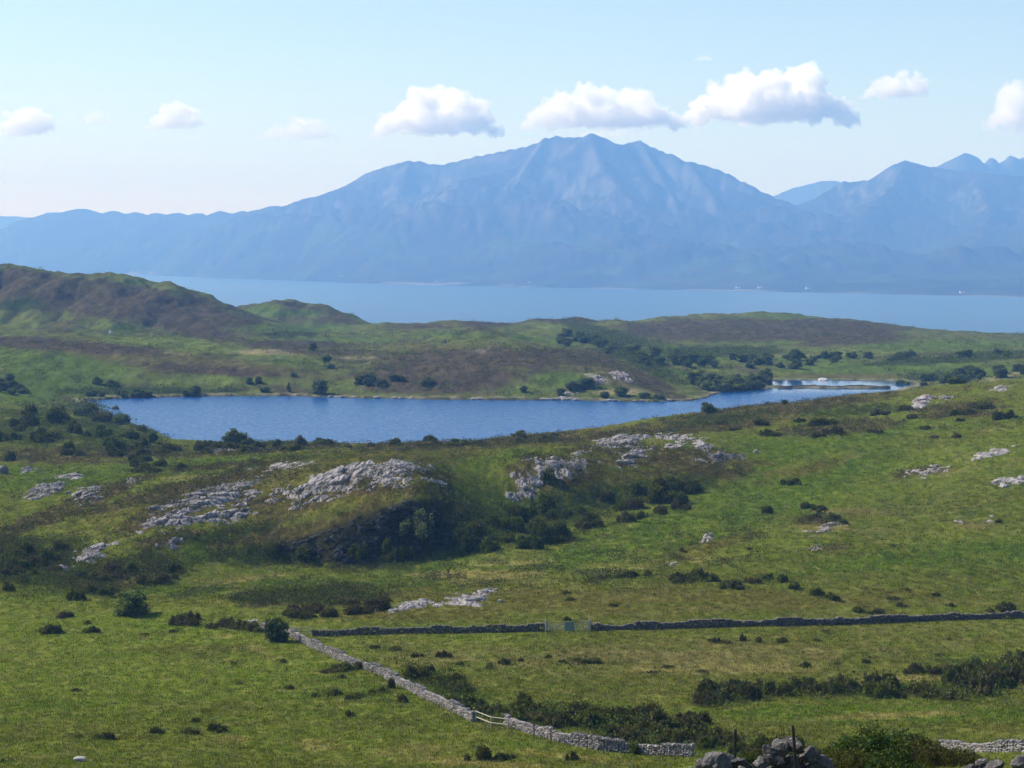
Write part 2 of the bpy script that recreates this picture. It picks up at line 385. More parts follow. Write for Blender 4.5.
# (kind, px, py, half-width, half-height, tilt in degrees, strength) on the ground as the photograph shows it
BL = [
 # left field
 ('Y',120,660,220,45,0,1.),('L',60,705,120,9,0,.55),('O',200,650,90,8,0,.7),('Y',70,640,90,16,0,.8),('D',240,642,60,8,20,.4),('D',330,745,120,8,3,.45),('O',230,710,80,9,0,.5),
 ('D',480,765,90,6,4,.6),('L',180,628,90,5,0,.5),('D',210,740,90,9,0,.3),('O',390,725,50,8,10,.6),('Y',320,700,90,14,10,.5),('D',560,755,70,5,6,.5),
 # field between the walls
 ('N',650,655,330,14,-1,.55),('D',700,668,200,8,0,.5),('Y',480,640,120,8,0,.5),('D',880,640,160,6,0,.35),('O',560,675,200,10,0,.4),('L',860,712,220,12,0,.75),('Y',700,705,200,9,0,.5),('D',900,715,90,4,-2,.6),
 ('L',560,745,110,6,0,.5),('Y',740,758,60,14,0,.9),('L',640,752,60,8,0,.5),('D',900,678,60,4,0,.6),
 # behind the far wall
 ('B',620,600,330,12,0,.8),('B',420,612,120,10,0,.7),('N',500,582,90,5,0,.4),('O',800,598,220,7,0,.5),('D',480,575,80,5,0,.7),('W',500,563,60,4,0,.5),
 ('D',230,580,60,5,-5,.5),('Y',850,500,120,10,-10,.6),('D',780,470,60,3,-12,.4),('D',900,520,80,3,-8,.4),('W',700,530,60,3,-20,.35),('D',660,545,60,3,-15,.4),('Y',960,540,80,8,0,.6),('D',700,560,120,9,-10,.35),('W',610,566,50,4,0,.4),('L',330,584,120,8,0,.6),('L',460,540,120,22,-25,.8),('S',300,597,70,7,0,.8),('H',290,600,60,7,0,.8),('H',340,594,50,7,0,.8),
 # right-hand slope
 ('L',760,500,160,22,-20,.9),('Y',900,470,200,30,-10,.6),('L',830,440,150,12,-8,.7),('L',640,530,110,16,-22,.9),('B',860,545,90,14,-10,.35),('L',900,560,140,12,-5,.6),('N',880,530,60,10,0,.4),
 ('L',780,455,70,20,-40,.8),('O',940,505,120,14,-5,.5),('Y',690,520,70,8,-25,.8),('D',960,470,80,8,-10,.4),('Y',760,548,50,12,0,.6),('L',980,555,90,14,0,.7),('B',950,440,90,8,-15,.4),('D',830,528,40,8,0,.5),
 ('Y',740,440,60,7,0,.7),('L',690,455,70,10,0,.5),('B',700,425,160,7,-4,.8),('H',770,410,110,7,-7,.9),('H',840,428,70,8,-5,.7),('H',960,410,60,10,-5,.6),('S',720,420,60,5,-5,.6),('S',850,412,60,6,-4,.6),('H',720,425,70,6,-5,.7),('B',800,470,60,8,-15,.6),('N',855,512,50,7,0,.5),('H',820,520,30,7,0,.6),('H',920,472,50,7,-10,.5),('B',700,550,50,8,-15,.7),('N',980,525,30,6,0,.5),('H',835,548,40,4,0,.5),('O',870,400,120,6,-8,.6),('H',520,440,180,6,-3,.8),('B',820,395,90,3,-2,1.),('B',950,390,90,5,-5,.5),
 ('S',610,722,115,13,6,.62),('S',860,691,100,8,-1,.6),('S',985,682,52,20,-15,.62),('S',440,688,42,11,30,.6),('S',488,712,42,9,25,.6),('S',670,742,90,8,2,.6),('S',735,701,36,10,-10,.6),('S',930,664,40,5,0,.5),
 ('B',330,500,150,14,-10,.7),('O',300,520,120,12,-8,.8),('B',600,480,120,14,-5,.6),
 # the rocky ridge
 ('B',300,480,220,20,-12,.9),('H',400,475,70,10,0,.6),('O',380,505,110,14,-6,.8),('L',420,462,90,5,0,.7),('L',450,480,45,22,-20,.9),('Y',470,470,40,12,-20,.8),('H',250,530,70,10,-15,.5),('L',190,555,70,12,-25,.8),
 ('O',240,515,60,10,-15,.6),('Y',250,512,25,6,-10,.9),('L',340,468,90,5,0,.6),('H',550,470,50,14,0,.8),('H',620,462,90,8,0,.6),('L',610,470,60,14,30,.5),('S',470,530,80,20,-8,.7),('S',268,556,50,10,0,.8),('H',335,545,110,20,0,1.),('H',410,520,60,18,0,1.),('S',350,566,100,5,0,.5),('H',200,500,60,9,-12,.7),('H',150,520,50,8,-15,.7),('H',320,500,50,7,-15,.8),('H',270,500,40,7,-15,.7),('H',390,490,60,6,0,.8),('S',220,535,60,8,-10,.6),('H',620,450,70,6,0,.6),('H',690,455,50,8,0,.8),('S',600,500,60,12,-10,.6),('H',240,465,80,4,-5,.7),('H',480,445,60,4,0,.6),('H',360,480,70,9,-8,.6),('S',560,510,90,18,-10,.6),  # the scrub blob left of the crag face widens its painted shade
 ('S',650,490,60,10,-10,.8),('L',500,505,60,16,-20,.6),('H',700,470,60,12,0,.7),('B',690,462,80,8,0,.7),
 ('H',60,512,90,7,-22,1.),('H',170,492,90,6,-14,.9),('Y',80,535,90,10,-14,.8),('L',60,480,80,9,-5,.9),('L',200,466,120,9,-3,.8),('D',190,478,60,4,0,.5),('L',300,460,90,5,-4,.7),('H',270,478,40,5,-5,.6),
 ('S',30,560,70,22,0,.9),('H',30,555,60,14,10,.6),('H',120,575,70,14,-10,.8),('L',180,590,60,8,0,.6),('H',170,540,45,12,-10,.6),('S',160,560,60,16,-10,.5),('Y',20,600,60,8,0,.7),('L',60,592,40,10,0,.6),
 # the scrubby knoll left of the loch
 ('S',60,430,120,22,5,.62),('H',110,452,110,8,0,.7),('H',60,458,90,7,0,.6),('S',120,420,60,12,15,.7),('L',20,392,50,12,0,.8),('L',90,440,26,5,0,.8),('Y',70,418,16,5,0,.9),('S',280,438,70,6,-5,.9),('H',250,450,110,5,-4,.7),
 ('L',40,470,70,6,0,.8),('B',410,445,140,4,0,.7),('L',480,455,80,6,0,.7),('O',560,440,90,5,-4,.7),
 # shore strip and the low land across the loch
 ('L',60,375,60,20,10,.9),('L',60,365,80,12,8,.9),('Y',200,380,120,7,0,.7),('S',150,391,80,3,0,1.),('B',190,362,150,7,6,.9),('H',210,370,90,5,4,.7),('H',60,345,110,6,4,.8),('Y',180,345,90,6,4,.8),('D',150,352,90,4,8,.7),('Y',250,350,60,8,8,.8),
 ('L',270,370,50,10,0,.7),('D',290,352,60,3,0,.8),('D',400,358,50,2.4,0,.9),('H',330,352,50,3,0,.7),('Y',350,385,60,7,0,.6),('H',440,375,70,12,0,1.),('H',420,388,60,6,0,.8),('Y',540,388,50,7,-10,.8),('L',560,380,30,8,0,.7),
 ('H',500,358,120,9,0,.9),('B',470,350,90,5,0,.7),('H',640,378,60,8,25,.7),('B',600,368,70,7,10,.6),('K',596,378,14,3.2,20,.8),('D',620,392,40,4,0,.6),('K',480,350,30,6,0,.3),('L',610,395,40,4,0,.6),
 ('S',620,350,60,7,28,1.),('L',690,350,60,4,5,.8),('L',650,365,50,3,15,.9),('Y',690,365,40,3,10,.7),
 ('H',100,300,140,16,8,1.),('H',20,290,70,18,8,.9),('L',100,305,26,26,-60,.55),('Y',45,281,26,3,10,.7),('Y',75,288,26,4,30,.8),('L',130,320,36,10,-40,.6),('H',180,322,70,10,18,.8),('Y',210,322,16,4,20,.7),('L',135,282,12,3,0,.7),
 ('S',20,305,28,8,0,.7),('L',255,312,30,6,-10,.8),('H',300,306,30,3.5,8,.6),('L',290,313,30,4,0,.8),('Y',320,309,10,3,0,.7),('L',290,328,60,5,0,.9),('S',285,335,30,4,0,.6),('H',290,345,50,4,0,.9),('L',350,340,60,6,0,.6),('B',380,345,90,4,0,.5),('H',420,326,60,4,0,.5),
 ('L',440,335,60,5,0,.5),('H',485,323,25,4,0,.8),('L',540,340,50,5,10,.6),('Y',555,328,22,3,0,.8),('H',570,320,40,3,0,.8),('S',610,335,50,7,15,.7),('Y',630,330,20,4,-30,.7),('H',720,330,90,10,0,1.),('H',800,330,90,9,0,1.),('H',840,335,60,10,0,.8),
 ('Y',670,335,26,3,0,.7),('L',790,316,60,2.4,0,.6),('L',760,342,60,4,0,.6),('Y',850,352,90,4,0,.7),('L',900,348,60,4,4,.7),('S',720,352,70,6,0,.7),('L',780,358,90,3,0,.8),('L',900,368,130,7,0,.8),('Y',830,366,70,4,0,.6),('S',970,358,90,4,-4,.9),
 ('D',780,355,50,1.4,0,.6),('L',960,345,90,5,0,.7),('Y',1010,372,40,6,-10,.7),('D',1005,376,28,3,-15,.6),('B',850,376,90,2,0,.8),('L',1000,352,50,2,0,.6),('H',930,355,60,3,0,.5),('S',940,376,40,5,0,.8),('D',815,355,60,1.6,0,.4),
]
MASK = {}
def paint(X, Y, PX, PY, SL, D):
    fine = fbm(X/5, Y/9, 4, 71, .6); med = fbm(X/26, Y/40, 4, 72, .6); big = fbm(X/90, Y/150, 3, 73)
    far = sstep(600, 760, D)
    fine = np.where(D > 620, fbm(X/14, Y/26, 5, 74, .65), fine)
    P = {k: np.array(v)*ALB for k, v in PAL.items()}
    def mixin(c, col, m): return c*(1-m[..., None]) + col*m[..., None]
    c = np.zeros(X.shape+(3,)) + (P['O']*.45+P['Y']*.55)
    c = mixin(c, P['L'], sstep(-.05, .55, med)*.6)
    c = mixin(c, P['B'], sstep(.05, .6, -big+.3*fine)*.55)
    c = mixin(c, P['N'], sstep(.10, .5, fine)*.5); c = mixin(c, P['B'], sstep(.08, .45, fbm(X/9, Y/16, 4, 79, .6))*.45)
    # brown moorland on the far hills by itself
    hh = far*sstep(-.1, .35, med+.5*big+.02)
    c = mixin(c, P['H'], hh*.8)
    order = 'YLODNWBHSK'
    for kind in order:
        acc = np.zeros(X.shape)
        for k, cx, cy, rx, ry, an, st in BL:
            if k != kind: continue
            a = R(an); dx = PX-cx; dy = PY-cy
            p = (dx*math.cos(a)+dy*math.sin(a))/rx; q = (-dx*math.sin(a)+dy*math.cos(a))/ry
            acc = np.maximum(acc, np.exp(-(p*p+q*q)*.7)*st)
        thr = .36
        m = sstep(thr-.12, thr+.16, acc+.5*fine*np.minimum(1, acc*2.4)+.12*med)*np.minimum(1, .35+acc)
        if kind in 'HS': m = sstep(.3, .5, acc+.42*fine*np.minimum(1, acc*2.4))*.92
        c = mixin(c, P[kind], m)
        MASK[kind] = m
    # mottle: seeding grass, moss, sheep-cropped patches
    mo = fbm(X/1.3, Y/3.0, 4, 80, .7); mo2 = fbm(X/.5, Y/1.1, 3, 81, .7)
    c = mixin(c, P['D'], sstep(.0, .45, mo)*.5*(D < 700))
    c = mixin(c, P['S'], sstep(.15, .55, -mo+.3*mo2)*.38)
    c = mixin(c, P['D']*.5+P['Y']*.5, sstep(.12, .5, fbm(X/12, Y/20, 4, 85, .65))*.5*(D < 640))
    c = mixin(c, np.array((.135, .155, .045))*ALB, sstep(.1, .45, fbm(X/7, Y/13, 4, 86, .65))*.45*(D > 262)*(D < 640))
    # stripes along the contours in the walled fields
    st = fbm(X/34, Y/4.5, 4, 82, .6)*(D < 262)
    c = mixin(c, P['L'], sstep(.08, .5, st)*.45); c = mixin(c, P['N'], sstep(.08, .5, -st)*.40)
    c = c*(1+.55*mo2[..., None]*.6+.30*mo[..., None])
    # bare crag on the steepest ground, its deep shade painted into the colour
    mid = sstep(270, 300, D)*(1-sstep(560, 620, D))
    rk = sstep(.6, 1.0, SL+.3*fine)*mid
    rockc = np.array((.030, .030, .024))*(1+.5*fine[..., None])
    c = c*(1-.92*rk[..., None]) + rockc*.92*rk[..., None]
    return c
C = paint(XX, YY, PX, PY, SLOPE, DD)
# stony water's edge
edge = ((DD > 560) & (DD < 1000))*sstep(4.5, .5, np.abs(LDn-1.2))*sstep(-.2, .2, fbm(XX/5, YY/5, 3, 90)+.1)
farside = sstep(690, 720, DD)
C = C*(1-(.8*edge*farside)[..., None]) + np.array((.20, .18, .16))*(.8*edge*farside)[..., None]
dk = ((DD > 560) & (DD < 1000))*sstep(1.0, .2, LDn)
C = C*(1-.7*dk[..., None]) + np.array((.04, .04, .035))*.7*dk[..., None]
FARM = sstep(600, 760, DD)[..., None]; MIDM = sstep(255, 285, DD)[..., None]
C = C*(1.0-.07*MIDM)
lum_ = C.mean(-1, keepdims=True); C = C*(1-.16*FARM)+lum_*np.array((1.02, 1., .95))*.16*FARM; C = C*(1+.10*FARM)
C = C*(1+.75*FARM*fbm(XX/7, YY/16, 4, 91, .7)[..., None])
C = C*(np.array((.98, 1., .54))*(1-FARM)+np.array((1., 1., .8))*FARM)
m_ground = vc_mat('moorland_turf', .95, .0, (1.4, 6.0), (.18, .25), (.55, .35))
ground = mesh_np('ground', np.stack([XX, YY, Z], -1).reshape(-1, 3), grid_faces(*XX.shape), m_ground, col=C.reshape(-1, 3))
tag(ground, kind='structure', label='green and brown rough moorland running down to the loch and the sea', cat='ground')

# ------------------------------------------------------------------ water
def water_mat(name, deep, rough, wave, streak, bump, stretch=(1, 1), calm=None, vary=.02):
    m, nt, N, L = new_mat(name)
    b, o = principled(N, L, nt, rough, .5); b.inputs['IOR'].default_value = 1.33
    b.inputs['Base Color'].default_value = (*deep, 1)
    ge = N.new('ShaderNodeNewGeometry'); mp = N.new('ShaderNodeMapping'); mp.inputs['Scale'].default_value = (stretch[0], stretch[1], 1)
    L.new(ge.outputs['Position'], mp.inputs['Vector'])
    n = noise_node(N, L, wave, 4, .6, mp.outputs[0])
    n2 = noise_node(N, L, streak, 3, .5, mp.outputs[0])
    mr = N.new('ShaderNodeMapRange'); mr.inputs[1].default_value = .35; mr.inputs[2].default_value = .65; mr.inputs[3].default_value = bump*.55; mr.inputs[4].default_value = bump
    L.new(n2.outputs['Fac'], mr.inputs[0])
    bp = N.new('ShaderNodeBump'); bp.inputs['Distance'].default_value = .25/wave
    L.new(mr.outputs[0], bp.inputs['Strength']); L.new(n.outputs['Fac'], bp.inputs['Height']); L.new(bp.outputs[0], b.inputs['Normal'])
    # wind lanes: rougher and smoother water, slightly different own blue
    n4 = noise_node(N, L, streak*6, 4, .65, mp.outputs[0])
    c4 = N.new('ShaderNodeRGB'); c4.outputs[0].default_value = (*deep, 1)
    L.new(varied(N, L, c4.outputs[0], n4.outputs['Fac'], 1-vary, 1+vary), b.inputs['Base Color'])
    m4 = N.new('ShaderNodeMapRange'); m4.inputs[1].default_value = .35; m4.inputs[2].default_value = .65; m4.inputs[3].default_value = rough*(1-2*vary); m4.inputs[4].default_value = rough*(1+2*vary)
    L.new(n4.outputs['Fac'], m4.inputs[0]); src = m4.outputs[0]
    if calm:
        sx_ = N.new('ShaderNodeSeparateXYZ'); L.new(ge.outputs['Position'], sx_.inputs[0])
        m5 = N.new('ShaderNodeMapRange'); m5.inputs[1].default_value = calm[0]; m5.inputs[2].default_value = calm[1]; m5.inputs[3].default_value = 1; m5.inputs[4].default_value = .25
        L.new(sx_.outputs['Y'], m5.inputs[0]); mu = N.new('ShaderNodeMath'); mu.operation = 'MULTIPLY'; L.new(src, mu.inputs[0]); L.new(m5.outputs[0], mu.inputs[1]); src = mu.outputs[0]
        mu2 = N.new('ShaderNodeMath'); mu2.operation = 'MULTIPLY'; L.new(mr.outputs[0], mu2.inputs[0]); L.new(m5.outputs[0], mu2.inputs[1]); L.new(mu2.outputs[0], bp.inputs['Strength'])
    L.new(src, b.inputs['Roughness'])
    return m
m_loch = water_mat('loch_water', (.0, .050, .185), .30, 4.5, .09, .018, (1, .6), calm=(770, 815), vary=.08)
m_sea = water_mat('sea_water', (.02, .06, .12), .3, .12, .0012, .8, (1, .5))
lx = np.linspace(-300, 260, 60); ly = np.linspace(560, 990, 60)
GX, GY = np.meshgrid(lx, ly)
lz = LOCH_Z + 0*GX
tag(mesh_np('loch', np.stack([GX, GY, lz], -1).reshape(-1, 3), grid_faces(60, 60), m_loch, smooth=False), 'dark blue wind-rippled loch lying between the moorland hills', 'water', kind='structure')
sxs = np.linspace(-9500, 9500, 20); sys_ = np.linspace(2300, 19000, 20)
GX, GY = np.meshgrid(sxs, sys_)
tag(mesh_np('sea', np.stack([GX, GY, 0*GX], -1).reshape(-1, 3), grid_faces(20, 20), m_sea, smooth=False), 'pale blue sea in the sound in front of the mountains', 'water', kind='structure')

# ------------------------------------------------------------------ the mountainous island across the sound
MT = [
 ([(-900,216,15000),(-300,220,14500),(-100,236,14200),(0,231,14000),(20,224,13900),(48,213,13800),(70,208,13700),(110,210.5,13500),(150,213,13200),(205,213,12800),(250,211,12500),(290,203.5,12200),(330,193,11900),(352,184,11700),(368,173,11500),(385,167,11350),(405,162,11200),(420,161,11150),(440,165,11100),(470,157.5,11000),(505,150.5,10850),(530,145,10750),(545,140,10700),(556,135.5,10650),(570,137,10600),(582,137,10550),(592,134.5,10500),(603,137,10500),(614,144,10500),(620,148,10500)], 1500),
 ([(606,150,10400),(620,147,10500),(628,142.5,10600),(636,141.5,10600),(645,144,10600),(655,148.5,10550),(664,152,10500),(676,154.5,10450),(684,160,10450),(700,164,10400),(715,169,10350),(728,174,10300),(742,181,10250),(757,188,10200),(772,194.5,10150),(790,206,10000),(810,222,9800)], 1200),
 ([(735,206,14500),(760,196,14500),(780,191.5,14500),(795,186,14500),(808,182.5,14500),(822,179.5,14500),(835,179.5,14500),(850,184,14500),(880,188,14500),(950,190,14500)], 1500),
 ([(800,216,10300),(822,197,10450),(836,184,10600),(846,181,10600),(862,179.5,10600),(876,178,10550),(888,170,10500),(897,163.5,10500),(906,161.5,10500),(916,163,10500),(930,166,10500),(945,169,10400),(975,172,10300),(1010,175,10200),(1060,180,10100),(1200,190,10000),(1500,205,9800)], 1300),
 ([(930,167,12000),(940,160,12000),(947,156.5,12000),(956,152,12000),(966,147.5,12000),(975,151,12000),(982,158,12000),(987,158.5,12000),(992.5,152,12000),(999,164,12000),(1005,156,12000),(1012,149.5,12000),(1019,153,12000),(1026,150,12000),(1040,157,12000),(1070,150,12000),(1120,165,12000),(1300,180,12000)], 380),
 ([(900,178,12100),(960,163,12100),(1030,163,12100),(1120,172,12100),(1300,185,12100)], 1200),
 ([(592,134.5,10500),(596,150,10250),(606,170,9950),(622,192,9600),(648,220,9200),(690,246,8800),(730,266,8300)], 620),
 ([(545,140,10700),(530,163,10300),(512,190,9900),(492,216,9500),(474,240,9100),(462,262,8600)], 650),
 ([(410,162,11200),(404,182,10800),(392,208,10400),(374,232,9900),(352,256,9300)], 700),
 ([(330,193,11900),(336,212,11300),(330,232,10700),(310,252,10000)], 600),
 ([(220,212,12700),(236,226,12200),(250,240,11600),(262,254,10900)], 600),
 ([(72,208,13700),(100,228,13200),(150,246,12600),(200,260,11700)], 600),
 ([(906,162,10500),(894,184,10000),(872,208,9500),(850,232,9000),(828,256,8300)], 650),
 ([(966,172,10400),(985,190,9900),(990,214,9400),(980,238,8700),(965,262,7900)], 650),
 ([(1060,180,10100),(1050,210,9300),(1030,240,8500),(1015,264,7500)], 600),
 ([(688,161,10400),(704,186,10000),(722,210,9600),(744,232,9100),(760,252,8600)], 480),
 ([(640,142,10600),(655,165,10300),(668,188,10000),(680,210,9600)], 350),
 ([(-300,262,13500),(0,255,12800),(150,262,11700),(300,268,10200),(400,270,9300),(520,272,8700),(640,273,8200),(760,274,7900),(900,274,7500),(1024,277,7000),(1300,280,6800)], 420),
]
EXTRA_LEFT = [([(-900,205,19500),(-200,211,18500),(-60,217,18300),(0,213.5,18200),(20,214,18200),(45,216,18200),(90,220,18000),(150,230,17500)], 1200)]
SHX = [-1500,-300,0,150,400,700,850,1024,1300,2400]; SHY = [270,271,272.5,275,284.5,290.5,293,297,300,305]
def shore_D(px): return -CAM_Z/tan_of(np.interp(px, SHX, SHY))
mc = np.concatenate([np.arange(-420, -10, 8), np.arange(-10, 1036, 2.0), np.arange(1040, 1500, 8)])
md = [5200.]
while md[-1] < 18900: md.append(md[-1]*(1+(.0042 if md[-1] < 12500 else .012)))
md = np.array(md)
MU, MD = np.meshgrid((mc-512)/F, md); MX = MU*MD; MY = MD
def gmax_h(X, Y):
    # height the nearest crest reaches, so that gullies fade out towards crests
    return ridge_field(X, Y, MT+EXTRA_LEFT, 0, 1., 40., shape='flat')
def mountains(X, Y, px):
    sd = shore_D(px)*(1+.012*fbm(X/900, Y/900, 4, 103))
    inland = Y-sd
    base = np.clip(inland, -400, 3500)*.014
    wn_ = .55*fbm(X/700, Y/700, 5, 101, .55) + .35*(ridged(X/420, Y/900, 4, 102, .55)-.55)
    h = ridge_field(X, Y, MT, base, 1., 40., warp=wn_, shape='exp')
    h2 = ridge_field(X, Y, EXTRA_LEFT, base, 1., 40., warp=wn_, shape='exp')
    h = np.maximum(h, h2)
    crest = h/np.maximum(gmax_h(X, Y), 30.)
    rise = sstep(0, 1500, inland)
    gul_ = 0
    z = base + h*(.25+.75*rise)*sstep(-120, 500, inland)
    gul = (ridged(X/360+.3*fbm(X/500, Y/500, 2, 107), Y/520, 6, 104, .62)-.56)*150 + (ridged(X/110, Y/150, 4, 105, .6)-.55)*32
    gul = np.minimum(gul, 12.)
    z = z + gul*sstep(15, 300, h)*(1-.97*sstep(.55, .97, crest))*.55 + fbm(X/60, Y/60, 3, 106)*3*sstep(0, 200, inland)
    z = z + sstep(.85, .99, crest)*sstep(330, 620, h)*(7*fbm(X/70, Y/260, 3, 108)+5*fbm(X/25, Y/200, 2, 109))
    return np.where(inland > -60, z, -20), inland, h
MZ, INL, MH = mountains(MX, MY, 512+F*MU)
msl = np.hypot(np.gradient(MZ, axis=0)/np.gradient(MY, axis=0), np.gradient(MZ, axis=1)/np.maximum(np.gradient(MX, axis=1), 1))
n1 = fbm(MX/500, MY/500, 5, 110, .6); n2 = fbm(MX/110, MY/160, 4, 111, .65)
mcol = np.zeros(MX.shape+(3,)) + np.array((.062, .060, .040))
def mm(c, col, m): return c*(1-m[..., None])+np.array(col)*m[..., None]
mcol = mm(mcol, (.095, .115, .04), sstep(-.1, .5, n1)*(1-sstep(100, 380, MZ)))
mcol = mm(mcol, (.05, .042, .04), sstep(0, .5, -n1+.3*n2)*.7)
mpx, mpy = project(MX, MY, MZ)
def el(cx, cy, rx, ry, a=0):
    a = R(a); dx = mpx-cx; dy = mpy-cy
    return np.exp(-(((dx*math.cos(a)+dy*math.sin(a))/rx)**2+((-dx*math.sin(a)+dy*math.cos(a))/ry)**2))
scree = np.maximum.reduce([el(575, 205, 45, 36), el(400, 205, 22, 10, 25)*1.1, el(480, 190, 60, 24)*.6, el(700, 190, 60, 30, 30)*.6, el(950, 200, 80, 24)*.5, el(645, 160, 30, 14)*.7])
mcol = mm(mcol, (.36, .34, .33), sstep(.50, .85, scree*.6+n2*.9)*.28)
mcol = mm(mcol, (.30, .28, .27), sstep(.5, 1.0, msl+.7*n2)*sstep(200, 420, MZ)*.6)
fields = sstep(120, 300, INL)*(1-sstep(900, 1500, INL))*sstep(.05, .35, fbm(MX/350, MY/350, 3, 115))
mcol = mm(mcol, (.10, .16, .04), fields*.7)
wood = (1-sstep(500, 1300, INL))*sstep(.0, .3, fbm(MX/420, MY/420, 3, 116))
mcol = mm(mcol, (.03, .05, .02), wood*.8)
mcol = mm(mcol, (.5, .46, .38), sstep(60, 10, np.abs(INL-10))*sstep(-.1, .25, fbm(MX/500, MY/500, 2, 117))*.8)
m_mt = vc_mat('mountain_moor', .95, .05, (.012, .05), (.15, .2), (.4, 6.))
mcol = mcol*(.36+.26*n2[..., None])
mt = mesh_np('mountains', np.stack([MX, MY, MZ], -1).reshape(-1, 3), grid_faces(*MX.shape), m_mt, col=mcol.reshape(-1, 3))
tag(mt, 'blue hazy mountain range of the island across the sound', 'mountains', kind='structure')

# ------------------------------------------------------------------ the air
def haze():
    m, nt, N, L = new_mat('haze_air')
    v = N.new('ShaderNodeVolumePrincipled'); o = N.new('ShaderNodeOutputMaterial')
    v.inputs['Color'].default_value = HAZE_COL; v.inputs['Density'].default_value = HAZE_DENS; v.inputs['Anisotropy'].default_value = .0
    v.inputs['Absorption Color'].default_value = (.73, .74, .95, 1)
    L.new(v.outputs[0], o.inputs['Volume'])
    try: m.cycles.homogeneous_volume = True
    except Exception: pass
    x0, x1, y0, y1, z0, z1 = -10000, 10000, -600, 20200, -22., HAZE_TOP
    V = [(x, y, z) for z in (z0, z1) for y in (y0, y1) for x in (x0, x1)]
    Fc = [(0, 2, 3, 1), (4, 5, 7, 6), (0, 1, 5, 4), (2, 6, 7, 3), (0, 4, 6, 2), (1, 3, 7, 5)]
    tag(mesh_np('haze', V, Fc, m, smooth=False), 'blue summer haze over the sound', 'haze', kind='stuff')
haze()

# ------------------------------------------------------------------ clouds: lumpy closed bodies of thin water mist, far behind the island
from mathutils import noise as mnoise
def cloud_material(dens):
    m, nt, N, L = new_mat('cloud_mist')
    v = N.new('ShaderNodeVolumeScatter'); o = N.new('ShaderNodeOutputMaterial')
    v.inputs['Color'].default_value = (.995, .995, .998, 1); v.inputs['Density'].default_value = dens; v.inputs['Anisotropy'].default_value = .3
    L.new(v.outputs[0], o.inputs['Volume'])
    try: m.cycles.homogeneous_volume = True
    except Exception: pass
    return m
CLOUDS = [  # centre px,py, width, height, density, lean, label
 (24,119,62,36,.0046,.2,'small soft white cloud at the left edge of the sky'),
 (95,117,28,18,.0024,0,'tiny faint cloud puff between two small clouds on the left'),
 (175,115,58,32,.0046,.3,'small rounded cloud above the low left end of the mountains'),
 (298,127,80,28,.0022,.1,'faint flat cloud hanging above the left shoulder of the mountains'),
 (437,109,128,54,.0060,.1,'broad heaped white cloud left of the highest summit'),
 (602,106,165,48,.0050,-.1,'long white cloud lying just above the highest summit'),
 (612,131,70,16,.0016,0,'thin wisp of cloud touching the sky over the summit'),
 (770,94,176,60,.0070,0,'largest and brightest heaped cloud right of the summit'),
 (897,84,70,30,.0050,.2,'small bright cloud right of the largest heaped cloud'),
 (1016,106,60,50,.0045,.2,'soft cloud cut off by the right edge of the sky'),
 (704,57,24,9,.0014,0,'tiny thin cloud shred high above the largest cloud'),
]
def make_cloud(i, cx, cy, wpx, hpx, dens, lean, label):
    rnd = random.Random(321+i)
    D = 25000. + 700*(i % 3); k = D/F
    W, H = wpx*k, hpx*k
    vs, fs = [], []
    import bmesh
    bm = bmesh.new()
    nl = int(24+wpx/2.6)
    for j in range(nl):
        t = rnd.uniform(-1, 1); envh = max(.2, (1-abs(t-lean*.5)**3.))*(.80+.20*math.sin(t*6.+i*1.7)**2)
        r = H*rnd.uniform(.10, .22)*max(.5, envh)
        x = t*(W/2-r*.9); z = -H/2 + r + rnd.random()**.8*max(0, H*envh-2*r)
        y = rnd.uniform(-1, 1)*W*.45*(1-abs(t)**2)
        mtx = Matrix.Translation((x, y, z)) @ Matrix.Diagonal((r*1.45, r*2.2, r, 1))
        bmesh.ops.create_icosphere(bm, subdivisions=3, radius=1, matrix=mtx)
    # a low body holds the lumps together
    mtx = Matrix.Translation((0, 0, -H*.22)) @ Matrix.Diagonal((W*.46, W*.36, H*.2, 1))
    bmesh.ops.create_icosphere(bm, subdivisions=4, radius=1, matrix=mtx)
    me = bpy.data.meshes.new('cloud_lumps'); bm.to_mesh(me); bm.free()
    o = bpy.data.objects.new('cloud', me); COL.objects.link(o)
    md_ = o.modifiers.new('r', 'REMESH'); md_.mode = 'VOXEL'; md_.voxel_size = max(14., H/34)
    dg = bpy.context.evaluated_depsgraph_get(); ev = o.evaluated_get(dg)
    m2 = bpy.data.meshes.new_from_object(ev); o.modifiers.clear(); o.data = m2; bpy.data.meshes.remove(me)
    n = len(m2.vertices); co = np.empty(n*3, np.float32); no = np.empty(n*3, np.float32)
    m2.vertices.foreach_get('co', co); m2.vertices.foreach_get('normal', no); co = co.reshape(-1, 3); no = no.reshape(-1, 3)
    dsp = np.array([mnoise.fractal(Vector((c[0]/H*4+i*7, c[1]/H*4, c[2]/H*4))*1.5, .7, 2.1, 5) for c in co])
    co = co + no*(dsp*H*.13)[:, None]
    m2.vertices.foreach_set('co', co.astype(np.float32).ravel()); m2.update()
    m2.materials.clear(); m2.materials.append(cloud_material(dens))
    p = point(cx, cy, D); o.location = p
    tag(o, label, 'cloud', 'clouds over the mountains')
for i, c_ in enumerate(CLOUDS): make_cloud(i, *c_)

